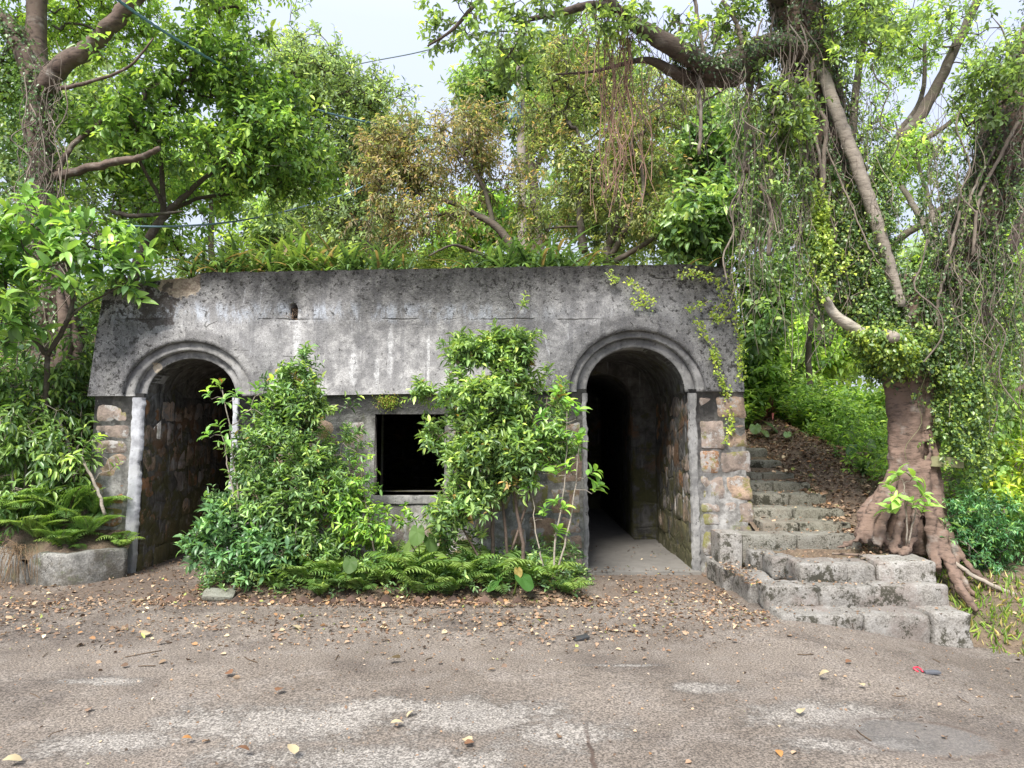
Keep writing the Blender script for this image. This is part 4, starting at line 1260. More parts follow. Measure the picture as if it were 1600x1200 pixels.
# --- far wood that closes the view
k = 0
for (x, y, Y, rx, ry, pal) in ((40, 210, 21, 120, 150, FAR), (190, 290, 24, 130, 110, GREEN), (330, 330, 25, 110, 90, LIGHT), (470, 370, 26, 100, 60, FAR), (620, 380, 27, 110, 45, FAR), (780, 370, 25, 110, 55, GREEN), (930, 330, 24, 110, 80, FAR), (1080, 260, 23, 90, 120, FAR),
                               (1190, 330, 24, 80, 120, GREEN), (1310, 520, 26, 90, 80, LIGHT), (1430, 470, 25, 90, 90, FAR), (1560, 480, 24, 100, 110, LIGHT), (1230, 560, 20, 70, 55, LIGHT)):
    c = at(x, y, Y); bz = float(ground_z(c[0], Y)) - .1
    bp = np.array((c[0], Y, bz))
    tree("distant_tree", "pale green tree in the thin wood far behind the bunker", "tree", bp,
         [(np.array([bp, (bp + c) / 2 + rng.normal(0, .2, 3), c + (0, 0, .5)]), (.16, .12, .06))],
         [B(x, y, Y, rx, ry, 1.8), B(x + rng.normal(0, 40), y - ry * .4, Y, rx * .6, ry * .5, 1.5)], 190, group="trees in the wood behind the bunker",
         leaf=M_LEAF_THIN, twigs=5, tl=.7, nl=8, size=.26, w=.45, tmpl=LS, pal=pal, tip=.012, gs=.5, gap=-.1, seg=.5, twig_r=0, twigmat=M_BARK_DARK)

# --- undergrowth (nobody could count it)
def ground_cover(n, fx, fy, hgt, **kw):
    x, y = fx(n), fy(n)
    P = np.c_[x, y, hill_h(x, y) + rng.random(n) ** 1.4 * hgt]
    g = Geo()
    sprays(g, P, np.tile((0, 0, 1.0), (n, 1)) + rng.normal(0, .4, (n, 3)), **kw)
    return g


g = ground_cover(1500, lambda n: rng.uniform(-9, 2.6, n), lambda n: 10.2 + 4.5 * rng.random(n) ** 1.3, .55, twigs=3, tl=.22, nl=7, size=.09, w=.42, tmpl=LM, pal=[(.09, .13, .045, 3), (.135, .175, .055, 2), (.06, .095, .036, 2)], up=.5, twig_r=0)
tag(g.build("roof_undergrowth", M_LEAF_THIN), "yellow-green undergrowth covering the earth on top of the bunker", "undergrowth", kind="stuff")
g = ground_cover(1500, lambda n: rng.uniform(2.6, 9, n), lambda n: 10.4 + 4 * rng.random(n) ** 1.2, .65, twigs=3, tl=.25, nl=7, size=.11, w=.38, tmpl=LM, pal=[(.085, .145, .04, 3), (.13, .195, .05, 2), (.05, .095, .032, 2)], up=.6, twig_r=0)
q = ground_cover(900, lambda n: rng.uniform(4.1, 8, n), lambda n: 6.6 + 4 * rng.random(n), .5, twigs=3, tl=.18, nl=7, size=.07, w=.36, tmpl=LM, pal=GREEN, up=.5, twig_r=0)
for f in q.f: g.f.append(f + g.n)
g.v += q.v; g.c += q.c; g.n += q.n
tag(g.build("bank_undergrowth", M_LEAF_THIN), "bright green undergrowth on the bank behind and right of the stone stairs", "undergrowth", kind="stuff")
g = ground_cover(1500, lambda n: rng.uniform(-9, -4.5, n), lambda n: 7.4 + 3.4 * rng.random(n), .35, twigs=3, tl=.18, nl=7, size=.08, w=.36, tmpl=LM, pal=DARK + [(.09, .17, .04, 2)], up=.5, twig_r=0)
tag(g.build("slope_undergrowth", M_LEAF), "dark leafy undergrowth on the steep bank left of the bunker", "undergrowth", kind="stuff")

# ------------------------------------------------------------------ strap-leaved plants on the roof edge
def strap_plant(n, L, w, pal, tilt=(.25, 1.25)):
    g = Geo(); S = 7
    az = rng.uniform(0, 6.28, n); tl_ = rng.uniform(*tilt, n); ln = L * rng.uniform(.55, 1.2, n)
    cur = rng.uniform(.6, 1.7, n)
    p = np.c_[rng.normal(0, .03, n), rng.normal(0, .03, n), rng.uniform(0, .12, n)]
    rows_ = []
    for s in range(S + 1):
        u = s / S
        ang = np.minimum(tl_ + cur * u ** 1.5, 2.7)
        d = np.c_[np.cos(az) * np.sin(ang), np.sin(az) * np.sin(ang), np.cos(ang)]
        if s: p = p + d * (ln / S)[:, None]
        side = np.c_[-np.sin(az), np.cos(az), np.zeros(n)]
        ww = w * (np.sin(np.pi * min(1, .18 + u * .82)) ** .6 if u < 1 else .05)
        rows_.append((p - side * ww, p + np.cross(side, d) * -.25 * ww, p + side * ww))
    v = np.stack([np.stack(r, 1) for r in rows_], 1)         # n, S+1, 3, 3
    m = (S + 1) * 3
    i = (np.arange(S)[:, None] * 3 + np.arange(2)[None]).ravel()
    f = np.stack([i, i + 1, i + 4, i + 3], -1)
    f = (f[None] + (np.arange(n) * m)[:, None, None]).reshape(-1, 4)
    g.add(v.reshape(-1, 3), [f], np.repeat(palette(pal, n, 1, .25, 1.35), m, 0))
    return g


STRAPB = [(.11, .18, .05, 3), (.16, .225, .065, 2), (.07, .125, .04, 3), (.24, .18, .11, .5)]
STRAPD = [(.065, .115, .045, 3), (.10, .165, .055, 2), (.042, .078, .034, 2.5), (.22, .16, .09, .35)]
protoB = [strap_plant(44, .62, .019, STRAPB).build("strap_leaf_plant", M_LEAF) for _ in range(2)]
protoD = [strap_plant(40, .66, .018, STRAPD).build("strap_leaf_plant", M_LEAF) for _ in range(3)]
used = set()
for (x, Y, s, bright) in ((300, 8.35, .7, 0), (328, 8.5, .95, 0), (352, 8.4, .8, 0), (378, 8.6, .9, 0), (400, 8.5, .8, 1), (425, 8.45, .85, 1), (440, 8.8, 1.15, 1), (468, 8.6, 1.05, 1), (492, 8.9, 1.2, 1), (500, 8.45, .8, 1), (524, 8.55, .95, 1), (548, 8.45, .85, 0), (570, 8.6, .95, 0), (592, 8.45, .8, 0), (612, 8.6, .85, 0), (634, 8.5, .65, 0),
                          (742, 8.5, .7, 0), (765, 8.7, .95, 0), (790, 8.5, .95, 0), (812, 8.8, 1.15, 0), (838, 8.5, 1.0, 0), (862, 8.7, 1.1, 0), (884, 8.45, .85, 0), (908, 8.6, .9, 0), (715, 8.6, .6, 0), (460, 9.3, 1.2, 1), (400, 9.3, 1.1, 1), (830, 9.2, 1.2, 0), (1060, 8.6, .7, 0), (1095, 8.55, .6, 0)):
    pr = protoB if bright else protoD
    q = pr[rng.integers(len(pr))]
    o = q if q.name not in used else q.copy()
    if q.name in used: COL.objects.link(o)
    used.add(q.name)
    c = at(x, 400, Y)
    o.location = (c[0], Y, float(hill_h(c[0], Y)) + .02); o.rotation_euler = (0, 0, rng.uniform(0, 6.28)); o.scale = (s * 1.1,) * 3
    tag(o, "yellow-green tuft of arching strap leaves on the roof edge left of centre" if bright else "dark green tuft of arching strap leaves growing along the roof edge", "plant", "bright strap plants on the roof" if bright else "dark strap plants on the roof")

# ------------------------------------------------------------------ shrub helper: whorled leaves at listed tips
def shrub(name, label, base, stems, tips, pal, size, nl=8, rad=(.012, .004), tmpl=LB, w=.38, bark=None, tips2=None, cat="shrub", leaf=None, droop=.15, tl=.10):
    t = thing(name, base, label, cat)
    g = Geo()
    for s in stems:
        p, r = curve(s, 4 * len(s), rad)
        tube(g, p + rng.normal(0, .004, p.shape), r, 6)
    T = np.array([at(*q) for q in tips])
    D = grow(g, stems, T, tip=.0028, rmax=rad[0], sag=.12, seg=.12, sides=5, bias=base)
    g.build("stems", bark or M_BARK_PALE, t)
    g = Geo()
    sprays(g, T, D * .6 + np.array((0, 0, .5)), twigs=1, tl=tl, nl=nl, size=size, w=w, tmpl=tmpl, pal=pal, droop=droop, spread=.25, up=.4, ahead=.45, whorl=False, twig_r=.003)
    if tips2:
        T2 = np.array([at(*q) for q in tips2])
        sprays(g, T2, np.tile((0, 0, 1.0), (len(T2), 1)), twigs=1, tl=.05, nl=7, size=size * .45, w=w, tmpl=tmpl, pal=[(.22, .09, .035, 2), (.22, .14, .04, 1)], droop=-.5, spread=.1, up=1, ahead=1.0)
    g.build("foliage", leaf or M_LEAF, t)
    return t


def tipcloud(blobs, n, gap=-.3):
    """tips spread through blobs, as pixel-free world points wrapped for shrub()"""
    return sample(blobs, n, gap, 2.5)


# big-leaved shrub on the left bank
BIG = [(.085, .155, .048, 3), (.13, .215, .058, 2), (.05, .10, .038, 2), (.185, .275, .065, 1.2)]
tree("large_leaf_shrub", "shrub with dark forked stems and large leaves reaching over the left corner of the bunker", "shrub", at(72, 690, 7.75),
     [(ppx((70, 690, 7.75), (72, 620, 7.65), (74, 552, 7.5)), (.035, .03, .028)),
      (ppx((74, 555, 7.5), (100, 512, 7.45), (112, 480, 7.4), (111, 430, 7.35), (100, 395, 7.3), (80, 360, 7.25), (56, 322, 7.2)), (.027, .024, .018, .012, .006)),
      (ppx((72, 553, 7.5), (45, 522, 7.4), (8, 490, 7.3), (-40, 450, 7.2)), (.027, .022, .012)),
      (ppx((110, 495, 7.4), (130, 478, 7.4), (165, 460, 7.4), (200, 440, 7.4)), (.014, .01, .005)),
      (ppx((108, 420, 7.35), (125, 395, 7.3), (150, 365, 7.3)), (.012, .008, .005))],
     [B(50, 350, 7.2, 60, 35, .35), B(140, 385, 7.35, 65, 45, .35), B(20, 430, 7.2, 45, 55, .35), B(185, 430, 7.4, 45, 28, .25), B(100, 430, 7.1, 30, 40, .2, .5), B(20, 520, 7.2, 35, 40, .3, .7), B(-60, 400, 7.0, 60, 80, .4, .6)],
     210, bark=M_BARK_DARK, twigs=1, tl=.14, nl=8, size=.165, w=.40, tmpl=LB, pal=BIG, droop=.12, up=.5, spread=.4, ahead=.5, gap=-.4, tip=.0035, crown="foliage")
tree("bank_creeper", "tangled creeper with lance leaves draping the steep bank left of the archway", "creeper", at(40, 720, 7.7),
     [(ppx((40, 760, 7.5), (45, 650, 7.75), (60, 560, 7.95), (90, 520, 8.05)), (.016, .012, .006)), (ppx((20, 760, 7.4), (22, 640, 7.7), (30, 520, 7.9)), (.014, .012, .006)), (ppx((115, 745, 7.55), (105, 690, 7.7), (85, 640, 7.8)), (.02, .018, .014))],
     [B(45, 600, 7.85, 55, 80, .25), B(110, 620, 7.95, 28, 70, .22), B(20, 700, 7.45, 45, 60, .25), B(75, 700, 7.5, 55, 60, .2), B(110, 745, 7.45, 40, 35, .15, .4), B(20, 770, 7.3, 50, 40, .15, .4), B(125, 560, 8.0, 16, 50, .15, .7), B(-40, 620, 7.6, 60, 100, .3)],
     560, bark=M_BARK_PALE, twigs=2, tl=.18, nl=6, size=.10, w=.34, tmpl=LM, pal=DARK[:2] + [(.10, .165, .055, 3), (.16, .23, .07, 1.6)], droop=.7, up=-.1, gap=-.3, tip=.0025, crown="foliage")
# leafy twig poking out of the bank in front of the pier
shrub("leaning_branch", "cut bare branch with a fern spray leaning against the stones left of the arch", at(165, 800, 7.35), [ppx((165, 805, 7.3), (152, 765, 7.35), (138, 735, 7.4), (128, 715, 7.45))], [(160, 712, 7.35), (150, 690, 7.4), (130, 700, 7.45), (172, 735, 7.35)], GREEN, .075, rad=(.018, .014), bark=M_BARK_PALE, cat="branch")

# left bushy shrub in the bed
tree("bushy_shrub", "bushy fine-leaved shrub tapering to a feathery top between the left arch and the window", "shrub", at(455, 905, 6.98),
     [(ppx((452, 912, 6.98), (456, 830, 6.98), (462, 740, 7.0), (470, 650, 7.0), (462, 575, 7.0)), (.016, .012, .007, .003)),
      (ppx((458, 910, 6.95), (500, 820, 6.93), (520, 740, 6.95)), (.012, .008, .004)), (ppx((448, 910, 6.95), (420, 820, 6.9), (400, 740, 6.9)), (.012, .008, .004)),
      (ppx((455, 870, 6.95), (450, 800, 6.75), (455, 750, 6.7)), (.009, .006, .003))],
     [B(460, 582, 7.0, 30, 28, .12), B(475, 632, 7.0, 55, 32, .2), B(455, 668, 7.0, 60, 28, .2, .8), B(450, 722, 6.95, 82, 48, .3), B(490, 775, 6.9, 58, 55, .3), B(415, 785, 6.88, 70, 60, .3), B(470, 845, 6.85, 78, 45, .28), B(540, 690, 7.0, 18, 26, .12, .6)],
     640, bark=M_BARK_PALE, twigs=4, tl=.12, nl=7, size=.068, w=.34, tmpl=LM, pal=GLOSSY + [(.12, .19, .065, 1.5), (.22, .16, .06, .1)], droop=.1, up=.7, gs=3.2, gap=-.14, tip=.0018, seg=.12, crown="foliage", twig_r=.0016, rmax=.012)
tree("glossy_shrub", "low glossy bluish-green shrub spreading in front of the left archway", "shrub", at(385, 905, 6.75),
     [(ppx((385, 912, 6.72), (375, 870, 6.75), (360, 830, 6.8)), (.012, .008, .004)), (ppx((390, 912, 6.7), (420, 880, 6.65), (440, 860, 6.6)), (.01, .007, .004))],
     [B(355, 835, 6.75, 48, 38, .22), B(400, 868, 6.62, 60, 32, .22), B(330, 862, 6.75, 30, 25, .15), B(350, 800, 6.85, 30, 18, .12, .7)],
     190, twigs=2, tl=.12, nl=8, size=.085, w=.36, tmpl=LB, pal=[(.06, .125, .055, 3), (.09, .17, .07, 2), (.04, .08, .04, 2)], droop=.05, up=.5, gs=2.4, gap=-.3, tip=.0022, seg=.12, crown="foliage", rmax=.01)
shrub("red_tipped_sapling", "slim sapling with an orange-red new leaf tip standing in front of the left arch", at(380, 900, 6.72),
      [ppx((380, 905, 6.72), (374, 800, 6.75), (365, 720, 6.78), (357, 660, 6.8), (347, 608, 6.8)), ppx((372, 800, 6.75), (358, 740, 6.72), (350, 690, 6.7))],
      [(346, 612, 6.8), (330, 624, 6.78), (366, 625, 6.8), (352, 632, 6.72), (346, 680, 6.7), (328, 684, 6.68), (352, 700, 6.7), (398, 620, 6.85), (420, 606, 6.9), (392, 640, 6.84), (410, 648, 6.88), (435, 625, 6.92), (430, 655, 6.9), (372, 660, 6.8)],
      [(.10, .19, .05, 3), (.16, .26, .07, 2), (.06, .13, .04, 1)], .10, tips2=[(346, 600, 6.8)], rad=(.010, .005))
tree("trailing_shrub", "loose trailing shrub with yellow-green leaves just left of the window", "shrub", at(590, 900, 6.75),
     [(ppx((600, 905, 6.7), (585, 860, 6.75), (572, 790, 6.85), (562, 720, 6.95)), (.012, .009, .005, .003))],
     [B(560, 775, 6.9, 18, 45, .12), B(575, 835, 6.8, 28, 34, .15), B(556, 705, 6.95, 12, 24, .1), B(620, 815, 6.85, 28, 14, .1, .5), B(540, 800, 6.85, 26, 36, .15)],
     130, twigs=2, tl=.12, nl=7, size=.062, w=.40, tmpl=LM, pal=[(.11, .20, .04, 3), (.17, .26, .05, 2), (.07, .15, .035, 2)], gs=2.4, gap=-.2, tip=.002, seg=.12, crown="foliage", twig_r=.0016, rmax=.008)
# right shrub
tree("tall_shrub", "tall bright green shrub with several brown stems growing over the right side of the window", "shrub", at(795, 905, 6.9),
     [(ppx((770, 912, 6.85), (770, 830, 6.85), (765, 750, 6.88), (745, 660, 6.9), (720, 580, 6.92), (705, 545, 6.92)), (.02, .017, .012, .007, .003)),
      (ppx((812, 905, 6.75), (818, 860, 6.75), (808, 800, 6.78), (798, 720, 6.85), (800, 600, 6.92), (804, 500, 6.95)), (.022, .018, .014, .008, .003)),
      (ppx((795, 910, 6.85), (790, 830, 6.88), (785, 760, 6.9), (795, 690, 6.9)), (.018, .014, .008)), (ppx((800, 860, 6.8), (830, 760, 6.85), (850, 660, 6.9), (855, 620, 6.9)), (.014, .01, .004)),
      (ppx((765, 900, 6.8), (720, 820, 6.75), (690, 760, 6.75)), (.012, .008, .004))],
     [B(803, 505, 6.95, 16, 24, .1), B(800, 545, 6.95, 30, 28, .15), B(770, 575, 6.95, 55, 40, .22), B(710, 570, 6.92, 30, 38, .16), B(760, 635, 6.9, 72, 48, .3), B(805, 690, 6.85, 78, 50, .32), B(750, 730, 6.82, 52, 48, .28), B(848, 640, 6.9, 34, 48, .2), B(722, 805, 6.75, 46, 42, .26), B(668, 618, 6.92, 14, 12, .08, .6), B(676, 690, 6.85, 12, 16, .08, .5), B(690, 770, 6.8, 18, 20, .1, .6), B(770, 750, 6.78, 60, 28, .25, .9)],
     980, bark=M_BARK_FIG, twigs=3, tl=.12, nl=8, size=.076, w=.37, tmpl=LM, pal=[(.088, .145, .058, 3), (.135, .20, .070, 2.4), (.056, .098, .044, 2), (.185, .25, .085, .8), (.20, .14, .06, .12)], droop=.05, up=.75, gs=3.0, gap=.0, tip=.002, seg=.12, crown="foliage", twig_r=.0018, rmax=.014)
shrub("whorled_sapling", "thin-stemmed sapling with whorls of long leaves at the left side of the right doorway", at(866, 905, 6.6),
      [ppx((862, 915, 6.55), (870, 830, 6.58), (884, 740, 6.62), (886, 640, 6.65)), ppx((866, 905, 6.55), (885, 840, 6.55), (898, 770, 6.6), (905, 700, 6.62)), ppx((855, 910, 6.6), (840, 850, 6.65), (832, 780, 6.7))],
      [(886, 640, 6.65), (868, 622, 6.66), (900, 655, 6.64), (905, 700, 6.62), (880, 690, 6.62), (860, 700, 6.64), (840, 690, 6.66), (895, 742, 6.6), (925, 772, 6.58), (912, 748, 6.58), (870, 745, 6.6), (848, 740, 6.64), (872, 790, 6.58), (848, 812, 6.6), (880, 800, 6.56), (830, 770, 6.7), (905, 690, 6.6), (855, 660, 6.66), (866, 838, 6.55)],
      [(.10, .195, .045, 3), (.16, .27, .06, 2), (.06, .135, .035, 1.5)], .115, nl=9, rad=(.011, .004), bark=M_BARK_PALE)

# ------------------------------------------------------------------ ferns
def frond(g, base, az, L, lift, curl, col, pairs=20, wid=.30, lacy=False):
    k = pairs
    u = np.linspace(0, 1, k + 3)
    ang = lift + curl * u ** 1.3
    step_ = L / (k + 2)
    d = np.c_[np.cos(az) * np.sin(ang), np.sin(az) * np.sin(ang), np.cos(ang)]
    p = base + np.cumsum(d * step_, 0)
    tube(g, p, np.linspace(.004, .0012, len(p)), 3, (.13, .15, .05), cap=False)
    side = np.array((-math.sin(az), math.cos(az), 0.0))
    i = np.arange(2, k + 2)
    prof = np.sin(np.pi * (.12 + .88 * (i / (k + 2)))) ** .8
    for sg in (-1, 1):
        D = side * sg + d[i] * .35 + np.array((0, 0, -.12)) + rng.normal(0, .05, (k, 3))
        if lacy:
            P2, D2, S2 = [], [], []
            Dn = nrm(D)
            for m in range(6):
                f = (m + .6) / 6
                ps = p[i] + Dn * (L * wid * prof * f)[:, None]
                for s2 in (-1, 1):
                    P2.append(ps); D2.append(Dn * .5 + d[i] * s2); S2.append(L * wid * prof * .34 * (1.1 - f))
            P2, D2, S2 = np.concatenate(P2), np.concatenate(D2), np.concatenate(S2)
            leaves(g, P2, D2, -np.cross(side, np.tile(d[i], (len(P2) // k, 1))) + (0, 0, .2) + rng.normal(0, .2, (len(P2), 3)), S2, LS, np.array(col) * rng.uniform(.75, 1.25, (len(P2), 1)), .45)
        else:
            leaves(g, p[i], D, -np.cross(side, d[i]) + rng.normal(0, .12, (k, 3)), L * wid * prof * rng.uniform(.85, 1.1, k), LM, np.array(col) * rng.uniform(.8, 1.2, (k, 1)), .21)


FERNC = [(.20, .33, .10), (.15, .26, .08), (.26, .38, .12), (.11, .20, .065)]


def fern(n, L, lacy=False, lift=(.15, .6), curl=(1.1, 1.9)):
    g = Geo()
    for k in range(n):
        frond(g, np.array((rng.normal(0, .015), rng.normal(0, .015), 0)), k * 2.4 + rng.normal(0, .25), L * rng.uniform(.65, 1.1), rng.uniform(*lift), rng.uniform(*curl), FERNC[rng.integers(4)], 13 if not lacy else 16, .27 if not lacy else .34, lacy)
    return g


fp = [fern(9, .5).build("sword_fern", M_FERN) for _ in range(3)]
fl_ = [fern(8, .62, True).build("lacy_fern", M_FERN) for _ in range(2)]


def put(protos, k, loc, s, label, cat, group, rot=None):
    q = protos[k % len(protos)]
    if "category" in q:
        o = q.copy(); COL.objects.link(o)
    else:
        o = q
    o.location = [float(c) for c in loc]; o.scale = (s,) * 3; o.rotation_euler = (rng.normal(0, .06), rng.normal(0, .06), rng.uniform(0, 6.28) if rot is None else rot)
    return tag(o, label, cat, group)


for k, (x, y, Y, s) in enumerate(((475, 893, 6.55, .9), (505, 890, 6.62, 1.0), (535, 905, 6.5, .8), (430, 905, 6.5, .6), (600, 895, 6.6, .9), (640, 893, 6.6, 1.15), (680, 898, 6.55, 1.1), (720, 898, 6.6, 1.1), (750, 890, 6.7, 1.2), (775, 905, 6.5, .8), (835, 895, 6.6, 1.1), (655, 915, 6.42, .7), (570, 910, 6.45, .7), (885, 912, 6.45, .6), (500, 915, 6.42, .6), (705, 915, 6.42, .75), (620, 880, 6.85, 1.2))):
    c = at(x, y, Y)
    put(fp, k, (c[0], Y, float(bed_z(c[0], Y)) - .01), s, "sword fern with arching fronds at the foot of the shrubs in the bed", "fern", "sword ferns in the planting bed")
for k, (x, Y, s) in enumerate(((28, 7.42, 1.0), (70, 7.45, 1.1), (105, 7.42, .95), (60, 7.26, .9), (135, 7.3, .75), (0, 7.42, 1.0), (-40, 7.4, 1.0), (150, 7.5, .8), (90, 7.2, .7))):
    c = at(x, 800, Y)
    z = .22 + .45 * max(0, min(1, (Y - 7.1) / .5)) + max(0, Y - 7.6) * .9
    put(fl_, k, (c[0], Y, z), s, "feathery lacy fern on the bank behind the curved kerb", "fern", "lacy ferns on the left bank")
for k, (x, Y, s) in enumerate(((105, 7.22, .75), (190, 7.4, .6), (175, 7.5, .65))):
    c = at(x, 850, Y)
    put(fp, k, (c[0], Y, .27), s, "small sword fern growing just behind the curved kerb", "fern", "small ferns behind the kerb")
# dry grass hanging over the broken kerb
g = Geo()
c0 = np.array((-4.82, 7.02, .30))
for k in range(60):
    a = c0 + rng.normal(0, 1, 3) * (.08, .05, .03)
    d = rng.normal(0, 1, 3) * (.14, .05, .03) + (0, -.12, 0)
    p = curve([a, a + d * .6 + (0, 0, .05), a + d + (0, -.02, -rng.uniform(.05, .2)), a + d * 1.15 + (0, -.02, -rng.uniform(.12, .34))], 8)
    p[:, 2] = np.maximum(p[:, 2], .02)
    tube(g, p, .0022, 3, np.array((1.0, .8, .55)) * rng.uniform(.6, 1.2), cap=False)
tag(g.build("dry_grass_tuft", M_ROOT), "tuft of dry straw grass spilling over the broken kerb at left", "grass tuft")

# taro: heart-shaped blades on stalks
def blade(g, base, azim, h, size, col, droop=.5, lean=.15):
    tip = base + np.array((math.cos(azim) * lean, math.sin(azim) * lean, h))
    tube(g, curve([base, base * .5 + tip * .5 + (0, 0, .05), tip], 10), np.linspace(.007, .004, 10), 5, (.16, .22, .06))
    N_ = 15
    a = np.linspace(-1, 1, 2 * N_ + 1)
    V, Fc = [], []
    ax = np.array((math.cos(azim) * math.cos(droop), math.sin(azim) * math.cos(droop), -math.sin(droop)))
    sx = np.array((-math.sin(azim), math.cos(azim), 0.0)); up_ = np.cross(ax, sx)
    th = np.linspace(-math.pi, math.pi, 2 * N_ + 1)
    # heart outline in polar form about the stalk
    r = size * (.62 + .38 * np.cos(th / 2) ** 6 * 1.1 - .42 * np.exp(-((np.abs(th) - math.pi) / .28) ** 2))
    rings = [0, .35, .7, 1.0]
    for q in rings:
        for t_, rr in zip(th, r):
            wob = .05 * size * math.sin(5 * t_) * q
            x, y = rr * q * math.cos(t_), rr * q * math.sin(t_) * .82
            V.append(tip + ax * x + sx * y + up_ * (.12 * size * abs(y / size) * 1.2 - .18 * size * q ** 2 * max(0, math.cos(t_)) + wob))
    m = len(th)
    for ri in range(len(rings) - 1):
        for j in range(m - 1):
            Fc.append((ri * m + j, ri * m + j + 1, (ri + 1) * m + j + 1, (ri + 1) * m + j))
    g.add(V, [np.array(Fc)], col)


def taro(blades, name="taro_plant"):
    g = Geo()
    for b in blades: blade(g, np.array((rng.normal(0, .02), rng.normal(0, .02), 0)), *b)
    return g


TC = [(.11, .19, .055), (.08, .14, .045), (.15, .23, .07)]
for (x, y, Y, bl, lb) in ((548, 905, 6.55, [(-1.4, .26, .11, TC[1], .7), (-.6, .16, .09, TC[0], .7), (2.6, .22, .12, TC[1], .5)], "pale green heart-leaved taro among the ferns below the left side of the window"),
                          (660, 890, 6.75, [(-1.7, .48, .13, TC[0], 1.0), (-.8, .40, .13, TC[1], .9), (-2.6, .36, .12, TC[2], .9), (.3, .45, .14, TC[1], .6)], "large heart-leaved taro clump right below the window"),
                          (805, 910, 6.45, [(-1.0, .18, .14, (.06, .15, .035), .5), (-2.5, .13, .11, (.07, .17, .04), .6), (-1.4, .24, .065, (.36, .28, .09), .9)], "taro with dark heart leaves and one yellowing leaf in front of the tall shrub stems"),
                          (420, 905, 6.9, [(-1.2, .75, .10, TC[1], .8), (-2.2, .62, .11, TC[0], .8)], "taro leaves half hidden under the bushy shrub")):
    c = at(x, y, Y)
    o = taro(bl).build("taro_plant", M_FERN); o.location = (c[0], Y, float(bed_z(c[0], Y)))
    tag(o, lb, "plant")
# low weeds in the bed
n = 520
x, y = rng.uniform(-2.85, .55, n), 6.4 + .9 * rng.random(n) ** 1.3
x[:60] = rng.uniform(.3, .75, 60); y[:60] = rng.uniform(6.8, 7.45, 60)
g = Geo()
sprays(g, np.c_[x, y, bed_z(x, y) + rng.random(n) ** 2 * .22], np.tile((0, 0, 1.0), (n, 1)) + rng.normal(0, .4, (n, 3)), twigs=2, tl=.10, nl=6, size=.05, w=.42, tmpl=LM, pal=GLOSSY, up=.6, twig_r=0)
tag(g.build("bed_weeds", M_LEAF), "low green weeds covering the planting bed between the ferns", "weeds", kind="stuff")

# ------------------------------------------------------------------ the banyan
ban = thing("banyan_tree", at(1425, 850, 6.85), "huge vine-draped banyan with ringed bare trunk foot and hanging roots beside the stone steps", "tree")
rem = Geo()
c1 = ppx((1400, 865, 6.85), (1404, 760, 6.88), (1404, 690, 6.9), (1403, 640, 6.9), (1398, 590, 6.9), (1380, 550, 6.9), (1355, 505, 6.9), (1330, 455, 6.9))
c2 = ppx((1425, 865, 6.8), (1424, 740, 6.84), (1428, 650, 6.85), (1427, 570, 6.86), (1420, 500, 6.88), (1418, 430, 6.9))
c3 = ppx((1455, 865, 6.85), (1450, 740, 6.88), (1452, 650, 6.9), (1452, 580, 6.92), (1468, 500, 6.95), (1498, 420, 6.95), (1532, 335, 6.9), (1566, 245, 6.85), (1600, 150, 6.8), (1650, 20, 6.7), (1690, -100, 6.6))
c4 = ppx((1330, 455, 6.9), (1312, 380, 6.95), (1298, 300, 7.0), (1284, 200, 7.0), (1264, 100, 6.95), (1244, 10, 6.9), (1225, -100, 6.8))
for p, r, sd_ in ((c1, (.115, .098, .092, .095, .115, .135, .16, .17), 14), (c2, (.12, .10, .095, .10, .13, .11), 14), (c3, (.11, .095, .09, .095, .14, .18, .21, .22, .22, .20, .18), 14), (c4, (.17, .19, .20, .21, .22, .22, .21), 14)):
    q, rr = curve(p, 50, r)
    tube(rem, q, rr, sd_, rough=.09)
ROOTS = [([(1398, 715, 6.88), (1388, 752, 6.84), (1370, 785, 6.76), (1352, 820, 6.70), (1343, 845, 6.62)], .038), ([(1396, 740, 6.82), (1382, 772, 6.77), (1366, 800, 6.70), (1360, 845, 6.58)], .030), ([(1394, 735, 6.94), (1370, 775, 6.89), (1350, 800, 6.86), (1338, 840, 6.80)], .034),
         ([(1400, 740, 6.78), (1390, 790, 6.72), (1380, 820, 6.66), (1374, 852, 6.56)], .034), ([(1382, 770, 6.78), (1368, 795, 6.74), (1376, 820, 6.68), (1364, 850, 6.58)], .018), ([(1366, 775, 6.78), (1380, 800, 6.72), (1376, 830, 6.66), (1390, 853, 6.56)], .018), ([(1356, 800, 6.76), (1366, 825, 6.68), (1352, 850, 6.60)], .018),
         ([(1412, 770, 6.74), (1408, 810, 6.68), (1400, 838, 6.60), (1394, 860, 6.48)], .036), ([(1454, 640, 6.82), (1458, 720, 6.78), (1464, 790, 6.72), (1472, 840, 6.60), (1484, 882, 6.40), (1502, 922, 6.20), (1526, 955, 6.05)], .044), ([(1462, 720, 6.88), (1472, 790, 6.80), (1486, 850, 6.66), (1504, 905, 6.45), (1532, 938, 6.3)], .034), ([(1444, 720, 6.76), (1448, 770, 6.72), (1454, 820, 6.64), (1458, 855, 6.54), (1463, 888, 6.36)], .042),
         ([(1470, 800, 6.8), (1502, 865, 6.6), (1546, 918, 6.45), (1602, 952, 6.4)], .030), ([(1428, 790, 6.70), (1428, 825, 6.62), (1420, 852, 6.52), (1408, 868, 6.40)], .030), ([(1450, 650, 6.78), (1453, 710, 6.73), (1446, 770, 6.69), (1451, 825, 6.62)], .014), ([(1340, 842, 6.62), (1325, 850, 6.55), (1310, 856, 6.48)], .02)]
